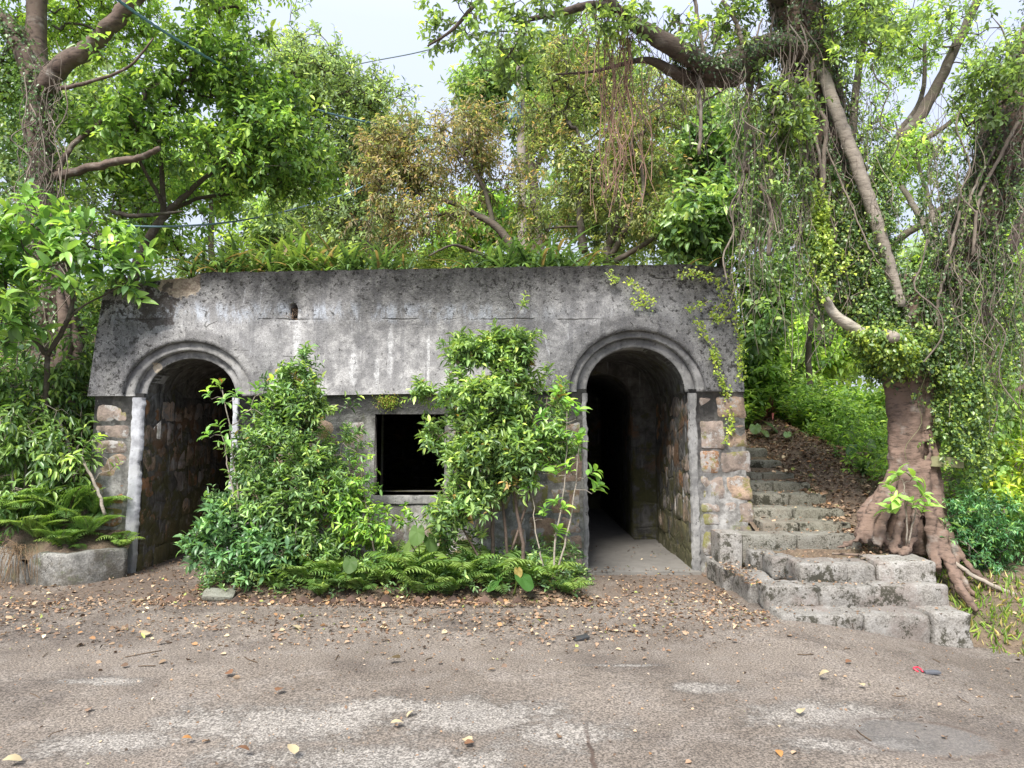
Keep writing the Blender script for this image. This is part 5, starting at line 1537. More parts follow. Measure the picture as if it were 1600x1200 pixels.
for k, (rt, r0) in enumerate(ROOTS):
    p, r = curve(ppx(*rt), 34, (r0 * .9, r0, r0 * 1.05, r0, r0 * .7))
    p[:, 2] = np.maximum(p[:, 2], np.where(p[:, 0] < 3.64, .355, ground_z(p[:, 0], p[:, 1])) + r * .1)
    tube(rem, p + rng.normal(0, .007, p.shape), r * (1 + .18 * rng.standard_normal(len(r)).cumsum() / 4).clip(.65, 1.4), 10, rough=.2)
tr = rem.build("trunk", M_BARK_FOOT, ban)
rm = tr.modifiers.new("fuse", 'REMESH'); rm.mode = 'VOXEL'; rm.voxel_size = .016; rm.use_smooth_shade = True
ds = tr.modifiers.new("relief", 'DISPLACE'); tx = bpy.data.textures.new("bark relief", 'CLOUDS'); tx.noise_scale = .09; tx.noise_depth = 3
ds.texture = tx; ds.strength = .045; ds.mid_level = .5
g = Geo()
for p in ([(1300, 850, 6.6), (1330, 856, 6.55), (1370, 848, 6.5)], [(1345, 862, 6.35), (1375, 848, 6.5), (1392, 840, 6.6)]):
    q, r = curve(ppx(*p), 12, (.01, .014)); q[:, 2] = .365
    tube(g, q, r, 6)
g.build("roots", M_BARK_ROOT, ban)
g = Geo()
pale = ppx((1408, 480, 6.68), (1388, 410, 6.65), (1370, 350, 6.62), (1346, 280, 6.6), (1322, 215, 6.6), (1300, 155, 6.62), (1285, 110, 6.7))
q, r = curve(pale, 40, (.05, .058, .06, .06, .055)); tube(g, q + rng.normal(0, .003, q.shape), r, 10, rough=.08)
g.build("bare_limb", M_BARK_PALE, ban)
g = Geo()
q, r = curve(ppx((1358, 528, 6.62), (1330, 510, 6.58), (1305, 492, 6.56), (1288, 462, 6.56), (1276, 430, 6.6)), 24, (.06, .05, .042, .03)); tube(g, q, r, 9, (1.35, 1.4, 1.4), rough=.1)
q, r = curve(ppx((1372, 520, 6.72), (1385, 524, 6.48), (1397, 527, 6.28)), 8, (.055, .052)); tube(g, q, r, 10)
lim = g.build("sawn_limb", M_BARK_PALE, ban)
g = Geo()
e = at(1397.5, 527, 6.272); d = nrm(at(1397, 527, 6.28) - at(1385, 524, 6.48))
tube(g, [e, e + d * .006], .05, 14)
M_CUT = flat_mat("sawn wood", (.58, .53, .44), .8, .2, 30)
g.build("cut_face", M_CUT, lim)
O1 = ppx((1268, 95, 6.9), (1215, 70, 6.5), (1165, 88, 6.25), (1118, 110, 6.05), (1075, 88, 5.95), (1030, 62, 5.85), (995, 40, 5.8), (962, 14, 5.7), (920, 8, 5.6), (875, 20, 5.5), (828, 30, 5.4))
O2 = ppx((1185, 90, 6.35), (1150, 118, 6.25), (1110, 122, 6.15), (1080, 124, 6.1), (1050, 110, 6.0), (1012, 94, 5.95), (975, 100, 5.9), (925, 112, 5.85), (868, 116, 5.8))
O3 = ppx((800, -70, 5.6), (765, -20, 5.5), (738, 12, 5.45), (705, 48, 5.4), (668, 72, 5.4))
O4 = ppx((962, 14, 5.7), (900, -40, 5.6), (800, -70, 5.6))
O5 = ppx((1240, 0, 6.9), (1150, -40, 6.3), (1080, -20, 6.0), (1010, -50, 5.8))
O6 = ppx((828, 30, 5.4), (815, 60, 5.4), (795, 85, 5.4)); 
g = Geo()
for p, r in ((O1, (.125, .11, .10, .09, .085, .075, .06, .042, .034, .026, .018)), (O2, (.09, .085, .08, .07, .05, .03, .018, .012, .007)), (O3, (.03, .02, .014, .007)), (O4, (.05, .04, .03)), (O5, (.12, .09, .07)), (O6, (.014, .006))):
    q, rr = curve(p, 50, r); tube(g, q + rng.normal(0, 1, q.shape) * (rr * .05)[:, None], rr, 10, (.55, .52, .5), rough=.12)
g.build("overhead_limb", M_BARK, ban)
g = Geo()
T = sample([B(685, 45, 5.4, 42, 34, .3, .9), B(745, 20, 5.45, 40, 30, .3, .9), B(790, 80, 5.4, 34, 50, .3, 1), B(825, 35, 5.4, 40, 45, .3, .9), B(905, 30, 5.6, 50, 35, .3, .7), B(960, 60, 5.8, 50, 45, .3, .4), B(480, -22, 5.8, 50, 14, .4, .25), B(1060, 40, 6, 80, 50, .4, .35)], 85, -.05, 2.0)
T = np.vstack([T, sample([B(1230, 190, 6.3, 40, 55, .3, .9), B(1320, 60, 6.3, 50, 60, .4, .3), B(1180, 160, 6.4, 35, 60, .3, .5), B(1260, 300, 6.3, 40, 40, .25, .5), B(1400, 20, 6.6, 120, 60, .5, .5), B(1560, 130, 6.3, 55, 70, .4, .8), B(1140, 30, 6.2, 60, 50, .4, .6)], 210, -.05, 1.6)])
T = np.vstack([T, sample([B(1250, -170, 6.2, 300, 90, 1.2), B(900, -150, 5.6, 200, 60, 1.0, .7)], 260, -.1, 1.0)])  # unseen crown clumps overhead, added for the shade they throw
D = grow(g, [O1, O2, O3, O4, O5, O6, c3[4:], c4], T, tip=.0028, rmax=.02, seg=.15, bias=np.array((3.4, 6.8, 4)))
g.build("branches", M_BARK_DARK, ban)
g = Geo()
sprays(g, T, D, twigs=4, tl=.15, nl=8, size=.058, w=.5, tmpl=LM, pal=[(.095, .14, .065, 3), (.135, .20, .07, 2), (.065, .095, .05, 2), (.20, .275, .07, .6)], droop=.2, up=.1, twig_r=.0018)
g.build("crown", M_LEAF_THIN, ban)

# hanging roots and vines
def hang(x0, x1, y0, y1, l0, l1, Y0, Y1, n):
    """curves hanging from (x, y) in photo terms; lengths in metres"""
    out = []
    for _ in range(n):
        a = at(rng.uniform(x0, x1), rng.uniform(y0, y1), rng.uniform(Y0, Y1)); L = rng.uniform(l0, l1)
        b, c = rng.normal(0, .05 + .05 * L, 2), rng.normal(0, .04, 2)
        k = 5
        p = [a]
        for j in range(1, k + 1):
            f = j / k
            p.append(a + np.array((b[0] * f + rng.normal(0, .05), c[0] * f + rng.normal(0, .04), -L * f)))
        out.append(curve(p, 18))
    return out


g = Geo()
H = hang(1150, 1262, 20, 330, .4, 1.7, 6.2, 6.8, 230) + hang(1262, 1400, 90, 420, .3, 1.2, 6.5, 7.0, 180) + hang(1440, 1610, 120, 480, .4, 1.5, 6.4, 7.0, 260) + hang(1000, 1165, 20, 120, .2, .9, 5.9, 6.3, 110)
for p in H:
    if p[-1, 2] < .5: p = p[p[:, 2] > .5]
    if len(p) > 4: tube(g, p, rng.uniform(.001, .0034) if rng.random() < .93 else rng.uniform(.005, .010), 4, np.array((1, 1, 1)) * rng.uniform(.5, 1.4), cap=False)
for p in hang(940, 972, 0, 30, 1.4, 1.75, 5.65, 5.75, 26) + hang(905, 935, 5, 20, .3, .9, 5.55, 5.6, 8) + hang(975, 1000, 30, 60, .5, 1.3, 5.75, 5.85, 14):
    tube(g, p, rng.uniform(.002, .005), 4, (1.15, .85, .75), cap=False)
for pts, r in (([(1085, 0, 6.0), (1095, 60, 6.0), (1105, 105, 6.0), (1092, 130, 6.0), (1095, 180, 6.0), (1092, 240, 6.0)], .016), ([(1128, 0, 6.1), (1150, 35, 6.15), (1160, 70, 6.2)], .02), ([(1270, 90, 6.6), (1268, 150, 6.6), (1290, 190, 6.55), (1288, 240, 6.6), (1282, 330, 6.6)], .02), ([(1262, 100, 6.62), (1262, 170, 6.6), (1278, 230, 6.55), (1285, 300, 6.6)], .014),
               ([(1190, 30, 6.4), (1165, 110, 6.35), (1130, 140, 6.3), (1095, 160, 6.3)], .009), ([(1290, 230, 6.55), (1330, 320, 6.55), (1360, 390, 6.55), (1395, 440, 6.6)], .008), ([(1500, 330, 6.6), (1478, 420, 6.6), (1465, 480, 6.62), (1472, 540, 6.65)], .014), ([(1590, 190, 6.5), (1560, 250, 6.55), (1530, 310, 6.6), (1520, 400, 6.6)], .016), ([(1555, 230, 6.6), (1520, 300, 6.6), (1500, 380, 6.6)], .012),
               ([(1175, 200, 6.4), (1185, 280, 6.4), (1205, 330, 6.4), (1200, 400, 6.4)], .022), ([(1180, 60, 6.4), (1170, 150, 6.4), (1168, 230, 6.4), (1166, 268, 6.4)], .035), ([(1190, 230, 6.45), (1205, 260, 6.4), (1202, 330, 6.4)], .018)):
    q = curve(ppx(*pts), 30); tube(g, q + rng.normal(0, .003, q.shape), r, 7, rough=.1)
tag(g.build("aerial_roots", M_ROOT, ban), kind="stuff")

# the ivy that drapes it
g = Geo()
def hugging(g, pts, rad, n, r=(.004, .012)):
    """roots that run along a limb, fused to its surface"""
    p, rr = curve(pts, 60, rad)
    for _ in range(n):
        i0 = rng.integers(0, 35); i1 = min(59, i0 + rng.integers(14, 40)); s = np.arange(i0, i1)
        a = rng.uniform(0, 6.28) + np.cumsum(rng.normal(0, .10, len(s)))
        q = p[s] + np.c_[np.cos(a), np.sin(a), np.zeros(len(s))] * (rr[s] * rng.uniform(1.0, 1.12))[:, None]
        tube(g, q + rng.normal(0, .004, q.shape), rng.uniform(*r), 5, np.array((1, 1, 1)) * rng.uniform(.5, 1.3), cap=False)


hugging(g, c4, (.18, .20, .21, .22, .225, .22), 44)
hugging(g, c3[3:], (.14, .185, .215, .23, .225, .20), 52)
hugging(g, c1[4:], (.14, .16, .18), 16)
hugging(g, c2[3:], (.13, .15, .12), 16)
for dx in (-.13, .02, .12): hugging(g, c4 + np.array((dx, -.06, 0)), (.14,) * 4, 12, (.002, .006)); hugging(g, c3[4:] + np.array((dx, -.06, 0)), (.14,) * 4, 12, (.002, .006))
tag(g.build("clinging_roots", M_ROOT, ban), kind="stuff")
g = Geo()
ivy_on(g, c4, (.18, .20, .21, .22, .23, .22), 9500, .036, IVYD, .12)
ivy_on(g, c1[4:], (.13, .15, .18), 6500, .038, IVY + IVYB[:1], .14)
ivy_on(g, c3[3:], (.14, .19, .22, .235, .23, .20), 9500, .036, IVYD, .12)
ivy_on(g, c2[3:], (.13, .15, .14), 3000, .036, IVY, .12)
ivy_on(g, c4[:3], (.20, .20), 3400, .036, IVYB, .12)
ivy_on(g, O1[:5], (.155, .13, .12), 2600, .034, IVYD, .07)
ivy_on(g, ppx((1355, 520, 6.55), (1380, 530, 6.5), (1392, 550, 6.52), (1400, 572, 6.6)), (.10, .13, .08), 2400, .04, IVYB + IVY[:1], .1)
def strand_leaves(g, H, per, size, pal, tm=LS):
    P = []
    for p in H:
        if p[-1, 2] < .35: p = p[p[:, 2] > .35]
        if len(p) < 3: continue
        L = np.linalg.norm(p[0] - p[-1]); m = int(per * L)
        u = rng.uniform(0, len(p) - 1.001, m); i = u.astype(int); f = (u - i)[:, None]
        P.append(p[i] * (1 - f) + p[i + 1] * f + rng.normal(0, .017, (m, 3)))
    P = np.concatenate(P); n = len(P)
    leaves(g, P, rng.normal(0, .6, (n, 3)) + (0, -.25, -.55), rng.normal(0, .4, (n, 3)) + (0, -.5, .8), size * rng.uniform(.5, 1.3, n), tm, palette(pal, n // 25 + 1, 25)[:n], rng.uniform(.55, .85, n))


strand_leaves(g, hang(1262, 1400, 200, 450, .25, .7, 6.55, 6.95, 105), 220, .036, IVY)
strand_leaves(g, hang(1165, 1262, 120, 380, .3, 1.0, 6.25, 6.8, 34), 170, .038, IVY)
strand_leaves(g, hang(1268, 1290, 270, 330, .5, .9, 6.45, 6.55, 14), 190, .036, IVYB)
strand_leaves(g, hang(1440, 1600, 200, 480, .4, 1.0, 6.5, 6.95, 70), 170, .036, IVY)
strand_leaves(g, hang(1462, 1535, 500, 640, .35, .8, 6.55, 6.9, 75), 260, .036, IVY + IVYB[:1])
strand_leaves(g, hang(1380, 1450, 500, 560, .08, .26, 6.5, 6.72, 50), 240, .038, IVY + IVYB[:1])
tag(g.build("ivy", M_LEAF), "curtain of small-leaved ivy covering the banyan limbs and hanging in strands", "ivy")
g = Geo()
for p in hang(1445, 1600, 380, 620, .3, 1.2, 6.6, 7.1, 60):
    tube(g, p, .0025, 3, np.array((.16, .17, .09)) * rng.uniform(.7, 1.5), cap=False)
strand_leaves(g, hang(1500, 1600, 480, 760, .3, .7, 6.9, 7.6, 60), 50, .06, GREEN, LM)
tag(g.build("hanging_vines", M_LEAF), "loose thin vines trailing down right of the banyan trunk", "vine")
# creeping fig on the wall
g = Geo()
LINES = [[(985, 440), (1000, 455), (1020, 470), (1005, 478), (985, 470)], [(1060, 430), (1090, 428), (1120, 435)], [(1085, 500), (1100, 520), (1115, 545), (1122, 570)], [(1120, 440), (1130, 470), (1112, 490), (1125, 500), (1140, 480)], [(1110, 545), (1125, 590), (1135, 620)], [(1140, 430), (1150, 480), (1155, 540), (1158, 590)], [(1138, 640), (1142, 660), (1136, 690)], [(950, 425), (965, 440)], [(1075, 485), (1090, 478), (1108, 470)]]
for ln_ in LINES:
    q = [];
    for (x, y) in ln_:
        z = at(x, y, 7.85)[2]; off = -.06 if z > 1.93 else -.03
        Y = float(yf(z)) + off - (.04 if z > 1.93 else 0); q.append(at(x, y, Y))
    q = curve(q, 30)
    tube(g, q, .003, 4, (.6, .5, .3), cap=False)
    m = int(130 * sum(np.linalg.norm(np.diff(q, axis=0), axis=1)) / .5)
    i = rng.integers(0, 30, m)
    P = q[i] + rng.normal(0, 1, (m, 3)) * (.026, .006, .026) + (0, -.01, 0)
    leaves(g, P, rng.normal(0, .6, (m, 3)) * (1, .3, 1) + (0, -.25, -.3), np.tile((0, -1.0, .5), (m, 1)) + rng.normal(0, .25, (m, 3)), .028 * rng.uniform(.5, 1.4, m), LS, palette([(.16, .22, .03, 3), (.24, .28, .04, 2), (.09, .14, .03, 1)], m // 8 + 1, 8)[:m], .8)
tag(g.build("creeping_vine", M_LEAF), "thin trails of tiny yellow-green leaves creeping over the wall round the right arch", "vine")

# small plants on the right
shrub("root_sprout", "young plant with bright long leaves sprouting between the banyan roots", at(1418, 850, 6.45), [ppx((1418, 852, 6.45), (1415, 790, 6.38), (1412, 755, 6.36)), ppx((1420, 850, 6.45), (1430, 800, 6.38), (1438, 780, 6.36))],
      [(1406, 748, 6.36), (1422, 752, 6.34), (1394, 772, 6.36), (1438, 776, 6.33), (1404, 790, 6.33), (1428, 796, 6.3), (1440, 806, 6.3), (1402, 806, 6.32)], [(.12, .20, .055, 3), (.17, .27, .07, 2), (.08, .15, .045, 1)], .13, nl=7, w=.46, rad=(.008, .004), cat="plant")
tree("feathery_bush", "dark feathery bush at the foot of the banyan on the grassy bank", "bush", at(1520, 880, 6.75), [(ppx((1515, 900, 6.7), (1515, 840, 6.75), (1520, 790, 6.8)), (.012, .006))],
     [B(1510, 830, 6.75, 40, 50, .3), B(1545, 860, 6.8, 40, 45, .3), B(1500, 790, 6.85, 25, 25, .2), B(1575, 830, 7.0, 30, 40, .3)], 230, twigs=4, tl=.11, nl=9, size=.045, w=.32, tmpl=LM, pal=[(.04, .105, .05, 3), (.065, .145, .055, 2), (.12, .2, .06, .7)], gs=2.2, gap=-.25, tip=.002, crown="foliage", twig_r=.0015, rmax=.008, seg=.12)
tree("yellow_bush", "yellow-green leafy bush at the right edge below the pinkish trunk", "bush", at(1580, 800, 7.3), [(ppx((1575, 830, 7.3), (1575, 770, 7.3), (1585, 730, 7.3)), (.012, .006))],
     [B(1575, 770, 7.3, 35, 32, .25), B(1600, 720, 7.4, 40, 40, .3)], 70, twigs=3, tl=.15, nl=7, size=.085, w=.4, tmpl=LM, pal=[(.20, .26, .04, 3), (.13, .21, .04, 2), (.28, .30, .06, 1)], gs=2.2, gap=-.2, tip=.002, crown="foliage", rmax=.008, seg=.12)
for k, (x, y, Y, s, pal, lb) in enumerate(((1476, 800, 6.95, .75, [(.02, .055, .022, 3), (.035, .085, .03, 1)], "dark upright strap-leaved plant in the hollow under the old plank"), (1320, 668, 10.6, 1.0, [(.06, .15, .035, 3), (.12, .25, .04, 2)], "spreading strap-leaved plant on the crest of the leaf-covered slope"), (1375, 690, 9.6, .9, GREEN, "green strap-leaved plant at the crest beside the banyan trunk"), (1200, 650, 10.7, .8, [(.16, .06, .06, 3), (.10, .06, .05, 2), (.26, .08, .08, 1)], "dark reddish cordyline at the top of the stone stairs"), (1235, 640, 10.9, .8, [(.14, .07, .05, 2), (.08, .07, .04, 2)], "brownish red strap plant beside the slender sapling"), (1350, 745, 8.6, .6, GLOSSY, "small dark plant on the litter slope left of the banyan"))):
    c = at(x, y, Y)
    o = strap_plant(34, .5, .02, pal, (.1, 1.0)).build("strap_leaf_plant", M_LEAF); o.location = (c[0], Y, float(ground_z(c[0], Y)) - .02); o.scale = (s,) * 3
    tag(o, lb, "plant")
for k, (x, y, Y, bl, lb) in enumerate(((1180, 655, 10.2, [(-1.9, .12, .14, TC[0], .6), (-.6, .15, .15, TC[1], .6), (-1.2, .05, .1, TC[2], .6)], "heart-leaved taro at the left side of the stair top"), (1232, 690, 9.8, [(-2.0, .06, .09, (.20, .34, .12), .5), (-.5, .08, .08, (.14, .27, .08), .5)], "small pale heart-leaved plant on the leaf litter slope"), (1340, 720, 9.0, [(-1.4, .3, .13, TC[1], .7), (-2.4, .22, .12, (.06, .14, .04), .7), (-.5, .18, .12, TC[0], .7)], "heart-leaved taro at the right edge of the litter slope"), (1318, 672, 10.4, [(-1.4, .2, .16, TC[1], .8), (-.4, .15, .14, TC[0], .8)], "taro with blue-green leaf on the crest behind the litter slope"))):
    c = at(x, y, Y); o = taro(bl).build("taro_plant", M_LEAF); o.location = (c[0], Y, float(ground_z(c[0], Y))); tag(o, lb, "plant")
for k, (x, Y, s) in enumerate(((1275, 11.2, 1.2), (1300, 11.5, 1.4), (1335, 11.4, 1.4), (1255, 11.6, 1.3), (1360, 11.0, 1.2))):
    c = at(x, 640, Y)
    put(fl_, k, (c[0], Y, float(ground_z(c[0], Y))), s * 1.2, "bright lacy fern on the crest at the top of the stone stairs", "fern", "ferns at the stair top")

M_PLANK = flat_mat("mossy old plank", (.17, .165, .09), .9, .35, 12)
g = Geo(); c = at(1475, 722, 6.72)
block(g, -.17, .17, -.012, .012, -.05, .05, (1, 1, 1), .004, .006, .04)
o = g.build("plank", M_PLANK); o.location = c; o.rotation_euler = (R(-12), R(3), R(-8))
tag(o, "mossy weathered wooden plank wedged under the ivy right of the banyan trunk", "plank")
# stick lying in the grass and a stone at the corner of the steps
g = Geo(); c = at(1530, 890, 6.4)
q = curve(ppx((1480, 870, 6.55), (1530, 905, 6.4), (1600, 935, 6.3), (1660, 960, 6.3)), 20); tube(g, q + rng.normal(0, .004, q.shape), .02, 7, rough=.1)
tag(g.build("fallen_branch", M_BARK_PALE), "pale fallen branch lying on the grassy bank at the right edge", "branch")

# ------------------------------------------------------------------ utility pole and cables
pole = thing("utility_pole", (at(816, 340, 17)[0], 17, 2.5), "grey concrete utility pole carrying cables, rising among the tree tops", "utility pole")
M_POLE = flat_mat("weathered pole", (.23, .20, .175), .9, .3, 5)
M_STEEL = flat_mat("painted steel", (.30, .37, .40), .5, .1, 8, .2)
M_DARK = flat_mat("black rubber", (.04, .045, .05), .6, .2, 20)
a, b = at(818, 420, 17), at(812, 50, 17)
g = Geo(); tube(g, np.linspace(a - (0, 0, 1.5), b, 30), np.linspace(.125, .09, 30), 14); g.build("pole", M_POLE, pole)
g = Geo(); c = at(820, 45, 16.85); block(g, c[0] - .06, c[0] + .06, 16.8, 16.9, c[2] - .35, c[2] + .35, (1, 1, 1), .003, .01, .1); g.build("pole_top_bracket", M_DARK, pole)
for (x, y) in ((771, 47), (845, 48), (874, 66)):
    g = Geo(); c = at(x, y, 16.8)
    block(g, c[0] - .14, c[0] + .14, 16.7, 16.9, c[2] - .1, c[2] + .1, (.9, 1, 1.05), .004, .03, .06)
    tube(g, [c + (0, 0, -.1), c + (0, 0, -.22)], (.05, .03), 10)
    g.build("insulator_box", M_STEEL if y < 60 else M_DARK, pole)
g = Geo(); c, d = at(755, 47, 16.85), at(875, 50, 16.85); block(g, c[0], d[0], 16.82, 16.9, c[2] - .03, c[2] + .03, (.8, .8, .8), .002, .008, .1); g.build("crossarm", M_STEEL, pole)
g = Geo(); c = at(803, 163, 16.8)
tube(g, [c - (0, 0, .42), c - (0, 0, .38), c + (0, 0, .36), c + (0, 0, .40)], (.15, .17, .17, .12), 16); tube(g, [c + (0, 0, .4), c + (0, 0, .5)], (.04, .03), 8)
M_TRAFO = flat_mat("pale blue paint", (.17, .27, .32), .45, .08, 6)
tb = g.build("transformer", M_TRAFO, pole)
g = Geo(); block(g, c[0] + .02, c[0] + .2, 16.82, 16.9, c[2] - .05, c[2] + .05, (1, 1, 1), .002, .008, .06); g.build("bracket", M_STEEL, tb)
g = Geo(); c = at(806, 306, 16.8); block(g, c[0] - .09, c[0] + .09, 16.72, 16.86, c[2] - .15, c[2] + .15, (1.3, 1.25, 1.2), .003, .015, .06); g.build("meter_box", M_STEEL, pole)
M_CABLE = flat_mat("blue green cable sheath", (.06, .16, .18), .4, .1, 10)
M_WIRE = flat_mat("grey wire", (.16, .21, .22), .5, .1, 10)


def cable(name, label, pts, r, mat, n=60, twist=0, sag=0):
    g = Geo()
    p = curve(ppx(*pts), n)
    if twist:
        for ph in (0, 2.1, 4.2):
            a_ = np.linspace(0, twist, n) + ph
            tube(g, p + np.c_[np.cos(a_) * 0, np.cos(a_), np.sin(a_)] * r, r * .8, 6)
    else:
        tube(g, p, r, 6)
    return tag(g.build(name, mat), label, "cable")


cable("cable_bundle", "thick twisted blue-green cable sagging from the top left towards the utility pole", [(120, -60, 6.0), (185, 0, 6.6), (245, 42, 7.4), (310, 82, 8.4), (390, 126, 9.8), (480, 166, 11.6), (570, 190, 13.4), (660, 199, 15.2), (740, 190, 16.2), (806, 168, 16.8)], .0105, M_CABLE, 220, 110)
cable("power_line", "thin wire from the left tree tops up to the crossarm of the pole", [(430, 130, 24), (560, 100, 20), (660, 80, 18.2), (771, 48, 16.8)], .018, M_WIRE)
cable("power_line", "thin wire dropping right from the pole top behind the banyan limb", [(845, 50, 16.8), (900, 66, 17.4), (960, 84, 18), (1060, 105, 19)], .018, M_WIRE)
cable("service_cable", "slack pale blue cable crossing in front of the trees above the left arch", [(170, 352, 9.0), (260, 354, 9.4), (350, 348, 10), (430, 334, 10.8), (510, 312, 12), (570, 290, 13), (690, 225, 15.5), (806, 165, 16.8)], .014, M_TRAFO, 90)
cable("service_cable", "thin cable running level behind the airy tree to the transformer", [(560, 195, 19), (640, 188, 18.2), (720, 176, 17.4), (803, 155, 16.8)], .014, M_WIRE)

# ------------------------------------------------------------------ leaf litter
RECTS = [(2.13, 3.63, 5.70, 6.0, ZA), (2.11, 3.63, 5.97, 6.2, ZB), (1.97, 2.5, 6.0, 7.28, ZB), (2.46, 3.63, 6.14, 6.95, ZC), (2.26, 2.6, 6.5, 6.98, ZC)] + [(a_[2] if a_[2] > 2.3 else 2.02, a_[3], a_[0], a_[0] + .36, a_[1]) for a_ in rows]


def surf_z(x, y):
    z = np.where((x > -3.05) & (x < .72) & (y > 6.25) & (y < 7.6), np.maximum(bed_z(x, y), 0), ground_z(x, y))
    z = np.where((x > RJ[0]) & (x < RJ[1]) & (y > 7.42), .03, z)
    for (x0, x1, y0_, y1_, zz) in RECTS:
        z = np.where((x > x0) & (x < x1) & (y > y0_) & (y < y1_), np.maximum(z, zz), z)
    return z


X, Yv, S = [], [], []
def sow(n, x0, x1, y0_, y1_, s=.04, fx=None):
    X.append(rng.uniform(x0, x1, n)); Yv.append(rng.uniform(y0_, y1_, n)); S.append(np.full(n, s))
def sow_px(n, x0, x1, y0_, y1_, s=.04):
    for _ in range(n):
        p = gpt(rng.uniform(x0, x1), rng.uniform(y0_, y1_)); X.append([p[0]]); Yv.append([p[1]]); S.append([s])
def clump(n, cx, cy, r, s):
    X.append(rng.normal(cx, r, n)); Yv.append(rng.normal(cy, r * .6, n)); S.append(np.full(n, s))


sow(5500, -3.0, .7, 6.3, 7.3, .045)
sow(2200, -3.3, .9, 6.12, 6.40, .045)
for (x0, x1, n, y) in ((-6.5, -3, 2000, 6.4), (-3, 1, 1900, 5.7), (1, 2.1, 1500, 6.2)):
    X.append(rng.uniform(x0, x1, n)); Yv.append(np.minimum(y + rng.normal(0, .45, n), 7.2)); S.append(np.full(n, .042))
for k in range(26):
    clump(70, rng.uniform(-4.5, 2), rng.uniform(5.2, 6.3), rng.uniform(.1, .3), .042)
sow(2200, -6, 6, 2.6, 5.8, .022); sow(120, -5, 5, 2.6, 5.4, .045)
sow(500, .8, 2.0, 6.3, 7.6, .038); sow(60, .8, 1.95, 7.5, 9, .035); sow(400, -4, -3, 7.0, 8.5, .038)
sow(500, 2.0, 3.6, 5.7, 7.0, .03); sow(600, 2.5, 3.5, 7.0, 9.7, .04); sow(220, 3.2, 3.6, 6.2, 7.0, .04)
sow(9000, 3.3, 4.6, 7.0, 10.9, .055); sow(1400, 2.5, 3.6, 9.5, 11, .055); sow(1500, 3.65, 6.5, 4.6, 7.2, .05); sow(900, -9, -4.5, 7.4, 9.5, .05)
clump(120, 2.05, 6.6, .12, .035); clump(160, 1.9, 5.9, .2, .035)
X, Yv, S = np.concatenate(X), np.concatenate(Yv), np.concatenate(S)
n = len(X)
ok = ~((X > BL) & (X < BR) & (Yv > 7.45) & ~((X > RJ[0]) & (X < RJ[1])) & ~((X > LJ[0]) & (X < LJ[1])))
X, Yv, S = X[ok], Yv[ok], S[ok]; n = len(X)
P = np.c_[X, Yv, surf_z(X, Yv) + .006 + .012 * rng.random(n)]
g = Geo()
leaves(g, P, rng.normal(0, 1, (n, 3)) * (1, 1, .25), np.tile((0, 0, 1.0), (n, 1)) + rng.normal(0, .4, (n, 3)), S * (.25 + .95 * rng.random(n) ** 2.5), LM,
       palette([(.115, .078, .055, 3), (.08, .054, .04, 3), (.16, .115, .08, 2.4), (.05, .036, .028, 2), (.22, .18, .12, .6), (.15, .085, .045, .8), (.12, .14, .045, .2)], n, 1, .25, 2.3), rng.uniform(.5, 1.0, n))
tag(g.build("leaf_litter", M_DRY), "brown and tan fallen leaves strewn over the yard, bed, steps and slope", "leaf litter", kind="stuff")
# grit and twigs
n = 2600
X = rng.uniform(-6, 5, n); Yv = rng.uniform(2.6, 7.0, n)
P = np.c_[X, Yv, surf_z(X, Yv) + .003]
g = Geo(); leaves(g, P, rng.normal(0, 1, (n, 3)) * (1, 1, .3), rng.normal(0, .5, (n, 3)) + (0, 0, 1), rng.uniform(.006, .02, n), LS, palette([(.10, .07, .05, 3), (.2, .16, .13, 2), (.13, .085, .055, 2)], n, 1), rng.uniform(.3, 1, n))
for k in range(70):
    a = np.array((rng.uniform(-5, 4), rng.uniform(3, 7), 0)); d = rng.normal(0, .06, 3) * (1, 1, 0)
    q = np.array([a, a + d * .5 + rng.normal(0, .01, 3), a + d]); q[:, 2] = surf_z(q[:, 0], q[:, 1]) + .006
    tube(g, q, .003, 4, (.12, .085, .06))
tag(g.build("ground_debris", M_DRY), "small twigs and crumbs of dead leaf scattered over the pavement", "debris", kind="stuff")
# grass on the bank at the right edge
n = 5000
X = rng.uniform(3.7, 6.5, n); Yv = 4.4 + 3 * rng.random(n)
ok = ~hill_skip(X, Yv); X, Yv = X[ok], Yv[ok]; n = len(X)
cl = np.array([noise.noise(Vector((a * 1.4, b * 1.4, 3))) for a, b in zip(X, Yv)]) > -.02
X, Yv = X[cl], Yv[cl]; n = len(X)
g = Geo(); leaves(g, np.c_[X, Yv, hill_h(X, Yv)], rng.normal(0, .5, (n, 3)) + (0, 0, .8), rng.normal(0, 1, (n, 3)), rng.uniform(.04, .12, n), LS, palette([(.10, .17, .035, 3), (.16, .2, .05, 2), (.28, .24, .12, 1)], n, 1), .12)
tag(g.build("bank_grass", M_LEAF_THIN), "sparse short grass on the bank right of the stone steps", "grass", kind="stuff")
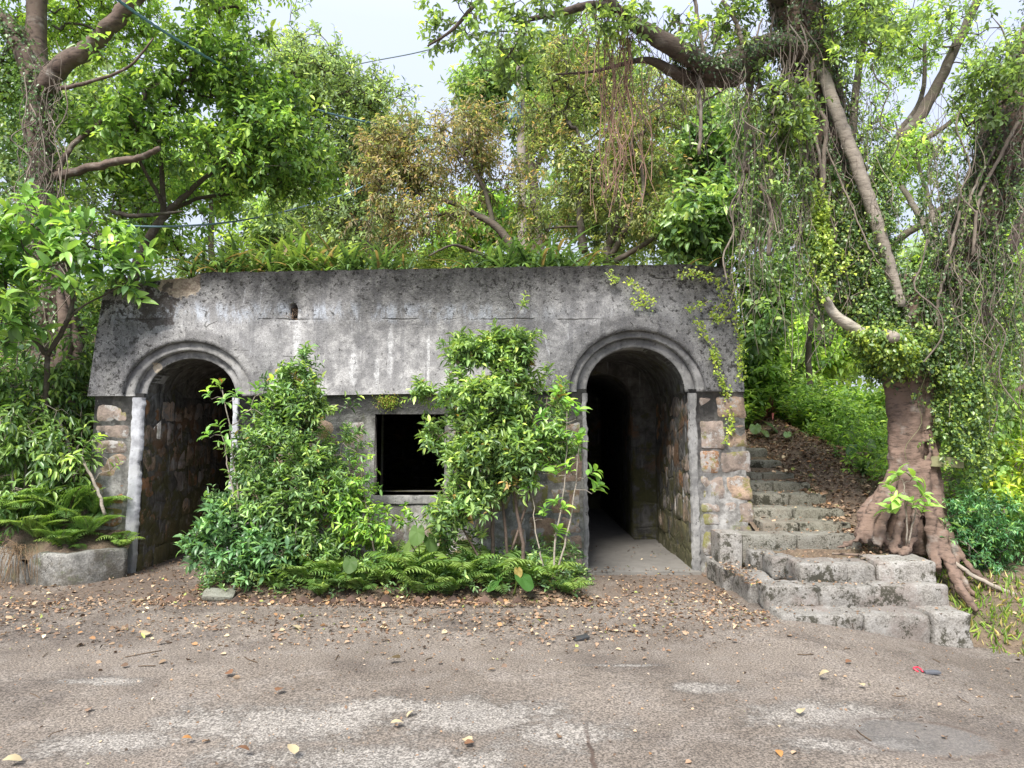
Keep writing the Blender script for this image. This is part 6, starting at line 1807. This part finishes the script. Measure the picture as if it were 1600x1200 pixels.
# the larger leaves one can pick out
lp = None
for (x, y, s, c) in ((625, 1035, .10, 0), (455, 983, .11, 0), (222, 998, .09, 0), (362, 1058, .07, 1), (432, 1086, .07, 1), (648, 1116, .06, 0), (610, 1137, .07, 0), (1280, 1061, .07, 0), (1250, 1122, .07, 0), (735, 1167, .07, 0), (725, 1168, .05, 1), (460, 1187, .08, 0), (390, 1180, .06, 1), (1350, 1077, .05, 0), (1215, 1178, .05, 2), (35, 1196, .08, 0), (1540, 990, .10, 0), (1330, 1037, .05, 1), (300, 1160, .05, 2)):
    g = Geo(); q = gpt(x, y)
    leaves(g, [(0, 0, .012)], [(1, .2, .15)], [(rng.normal(0, .25), rng.normal(0, .25), 1)], 1.0, LB, np.array([(.42, .35, .23), (.17, .09, .055), (.36, .18, .07)][c]), .75)
    o = g.build("fallen_leaf", M_DRY); o.location = (q[0], q[1], q[2] + .012 + s * .15); o.scale = (s, s, s); o.rotation_euler = (rng.normal(0, .25), rng.normal(0, .25), rng.uniform(0, 6.28))
    tag(o, ("large pale cream dry leaf lying curled on the pavement", "curled dark brown dry leaf lying on the pavement", "orange-brown fallen leaf lying near the front of the yard")[c], "leaf", ("pale fallen leaves", "brown fallen leaves", "orange fallen leaves")[c])
M_SCRAP = flat_mat("scrap plastic", (.03, .032, .035), .55, .3, 30)
q = gpt(908, 999)
g = Geo(); block(g, -.055, .055, -.03, .03, -.006, .008, (1, 1, 1), .006, .006, .02); o = g.build("rubber_scrap", M_SCRAP); o.location = (q[0], q[1], q[2] + .012); o.rotation_euler = (.1, -.15, .3)
tag(o, "flat black scrap of rubber lying in the middle of the yard", "scrap")
q = gpt(1452, 1053)
sc = thing("torn_wrapper", q, "crumpled red and grey scrap on the pavement in front of the steps", "litter")
M_RED = flat_mat("red foil", (.50, .03, .06), .4, .2, 30)
g = Geo(); p = curve([(q[0] - .07, q[1], q[2] + .012), (q[0] - .09, q[1] + .02, q[2] + .03), (q[0] - .05, q[1] + .03, q[2] + .03), (q[0] - .04, q[1], q[2] + .012)], 14); tube(g, p, .006, 6); g.build("red_loop", M_RED, sc)
g = Geo(); block(g, q[0] - .03, q[0] + .07, q[1] - .015, q[1] + .025, q[2] + .002, q[2] + .018, (3, 3, 3.2), .010, .006, .015); g.build("grey_foil", M_SCRAP, sc)
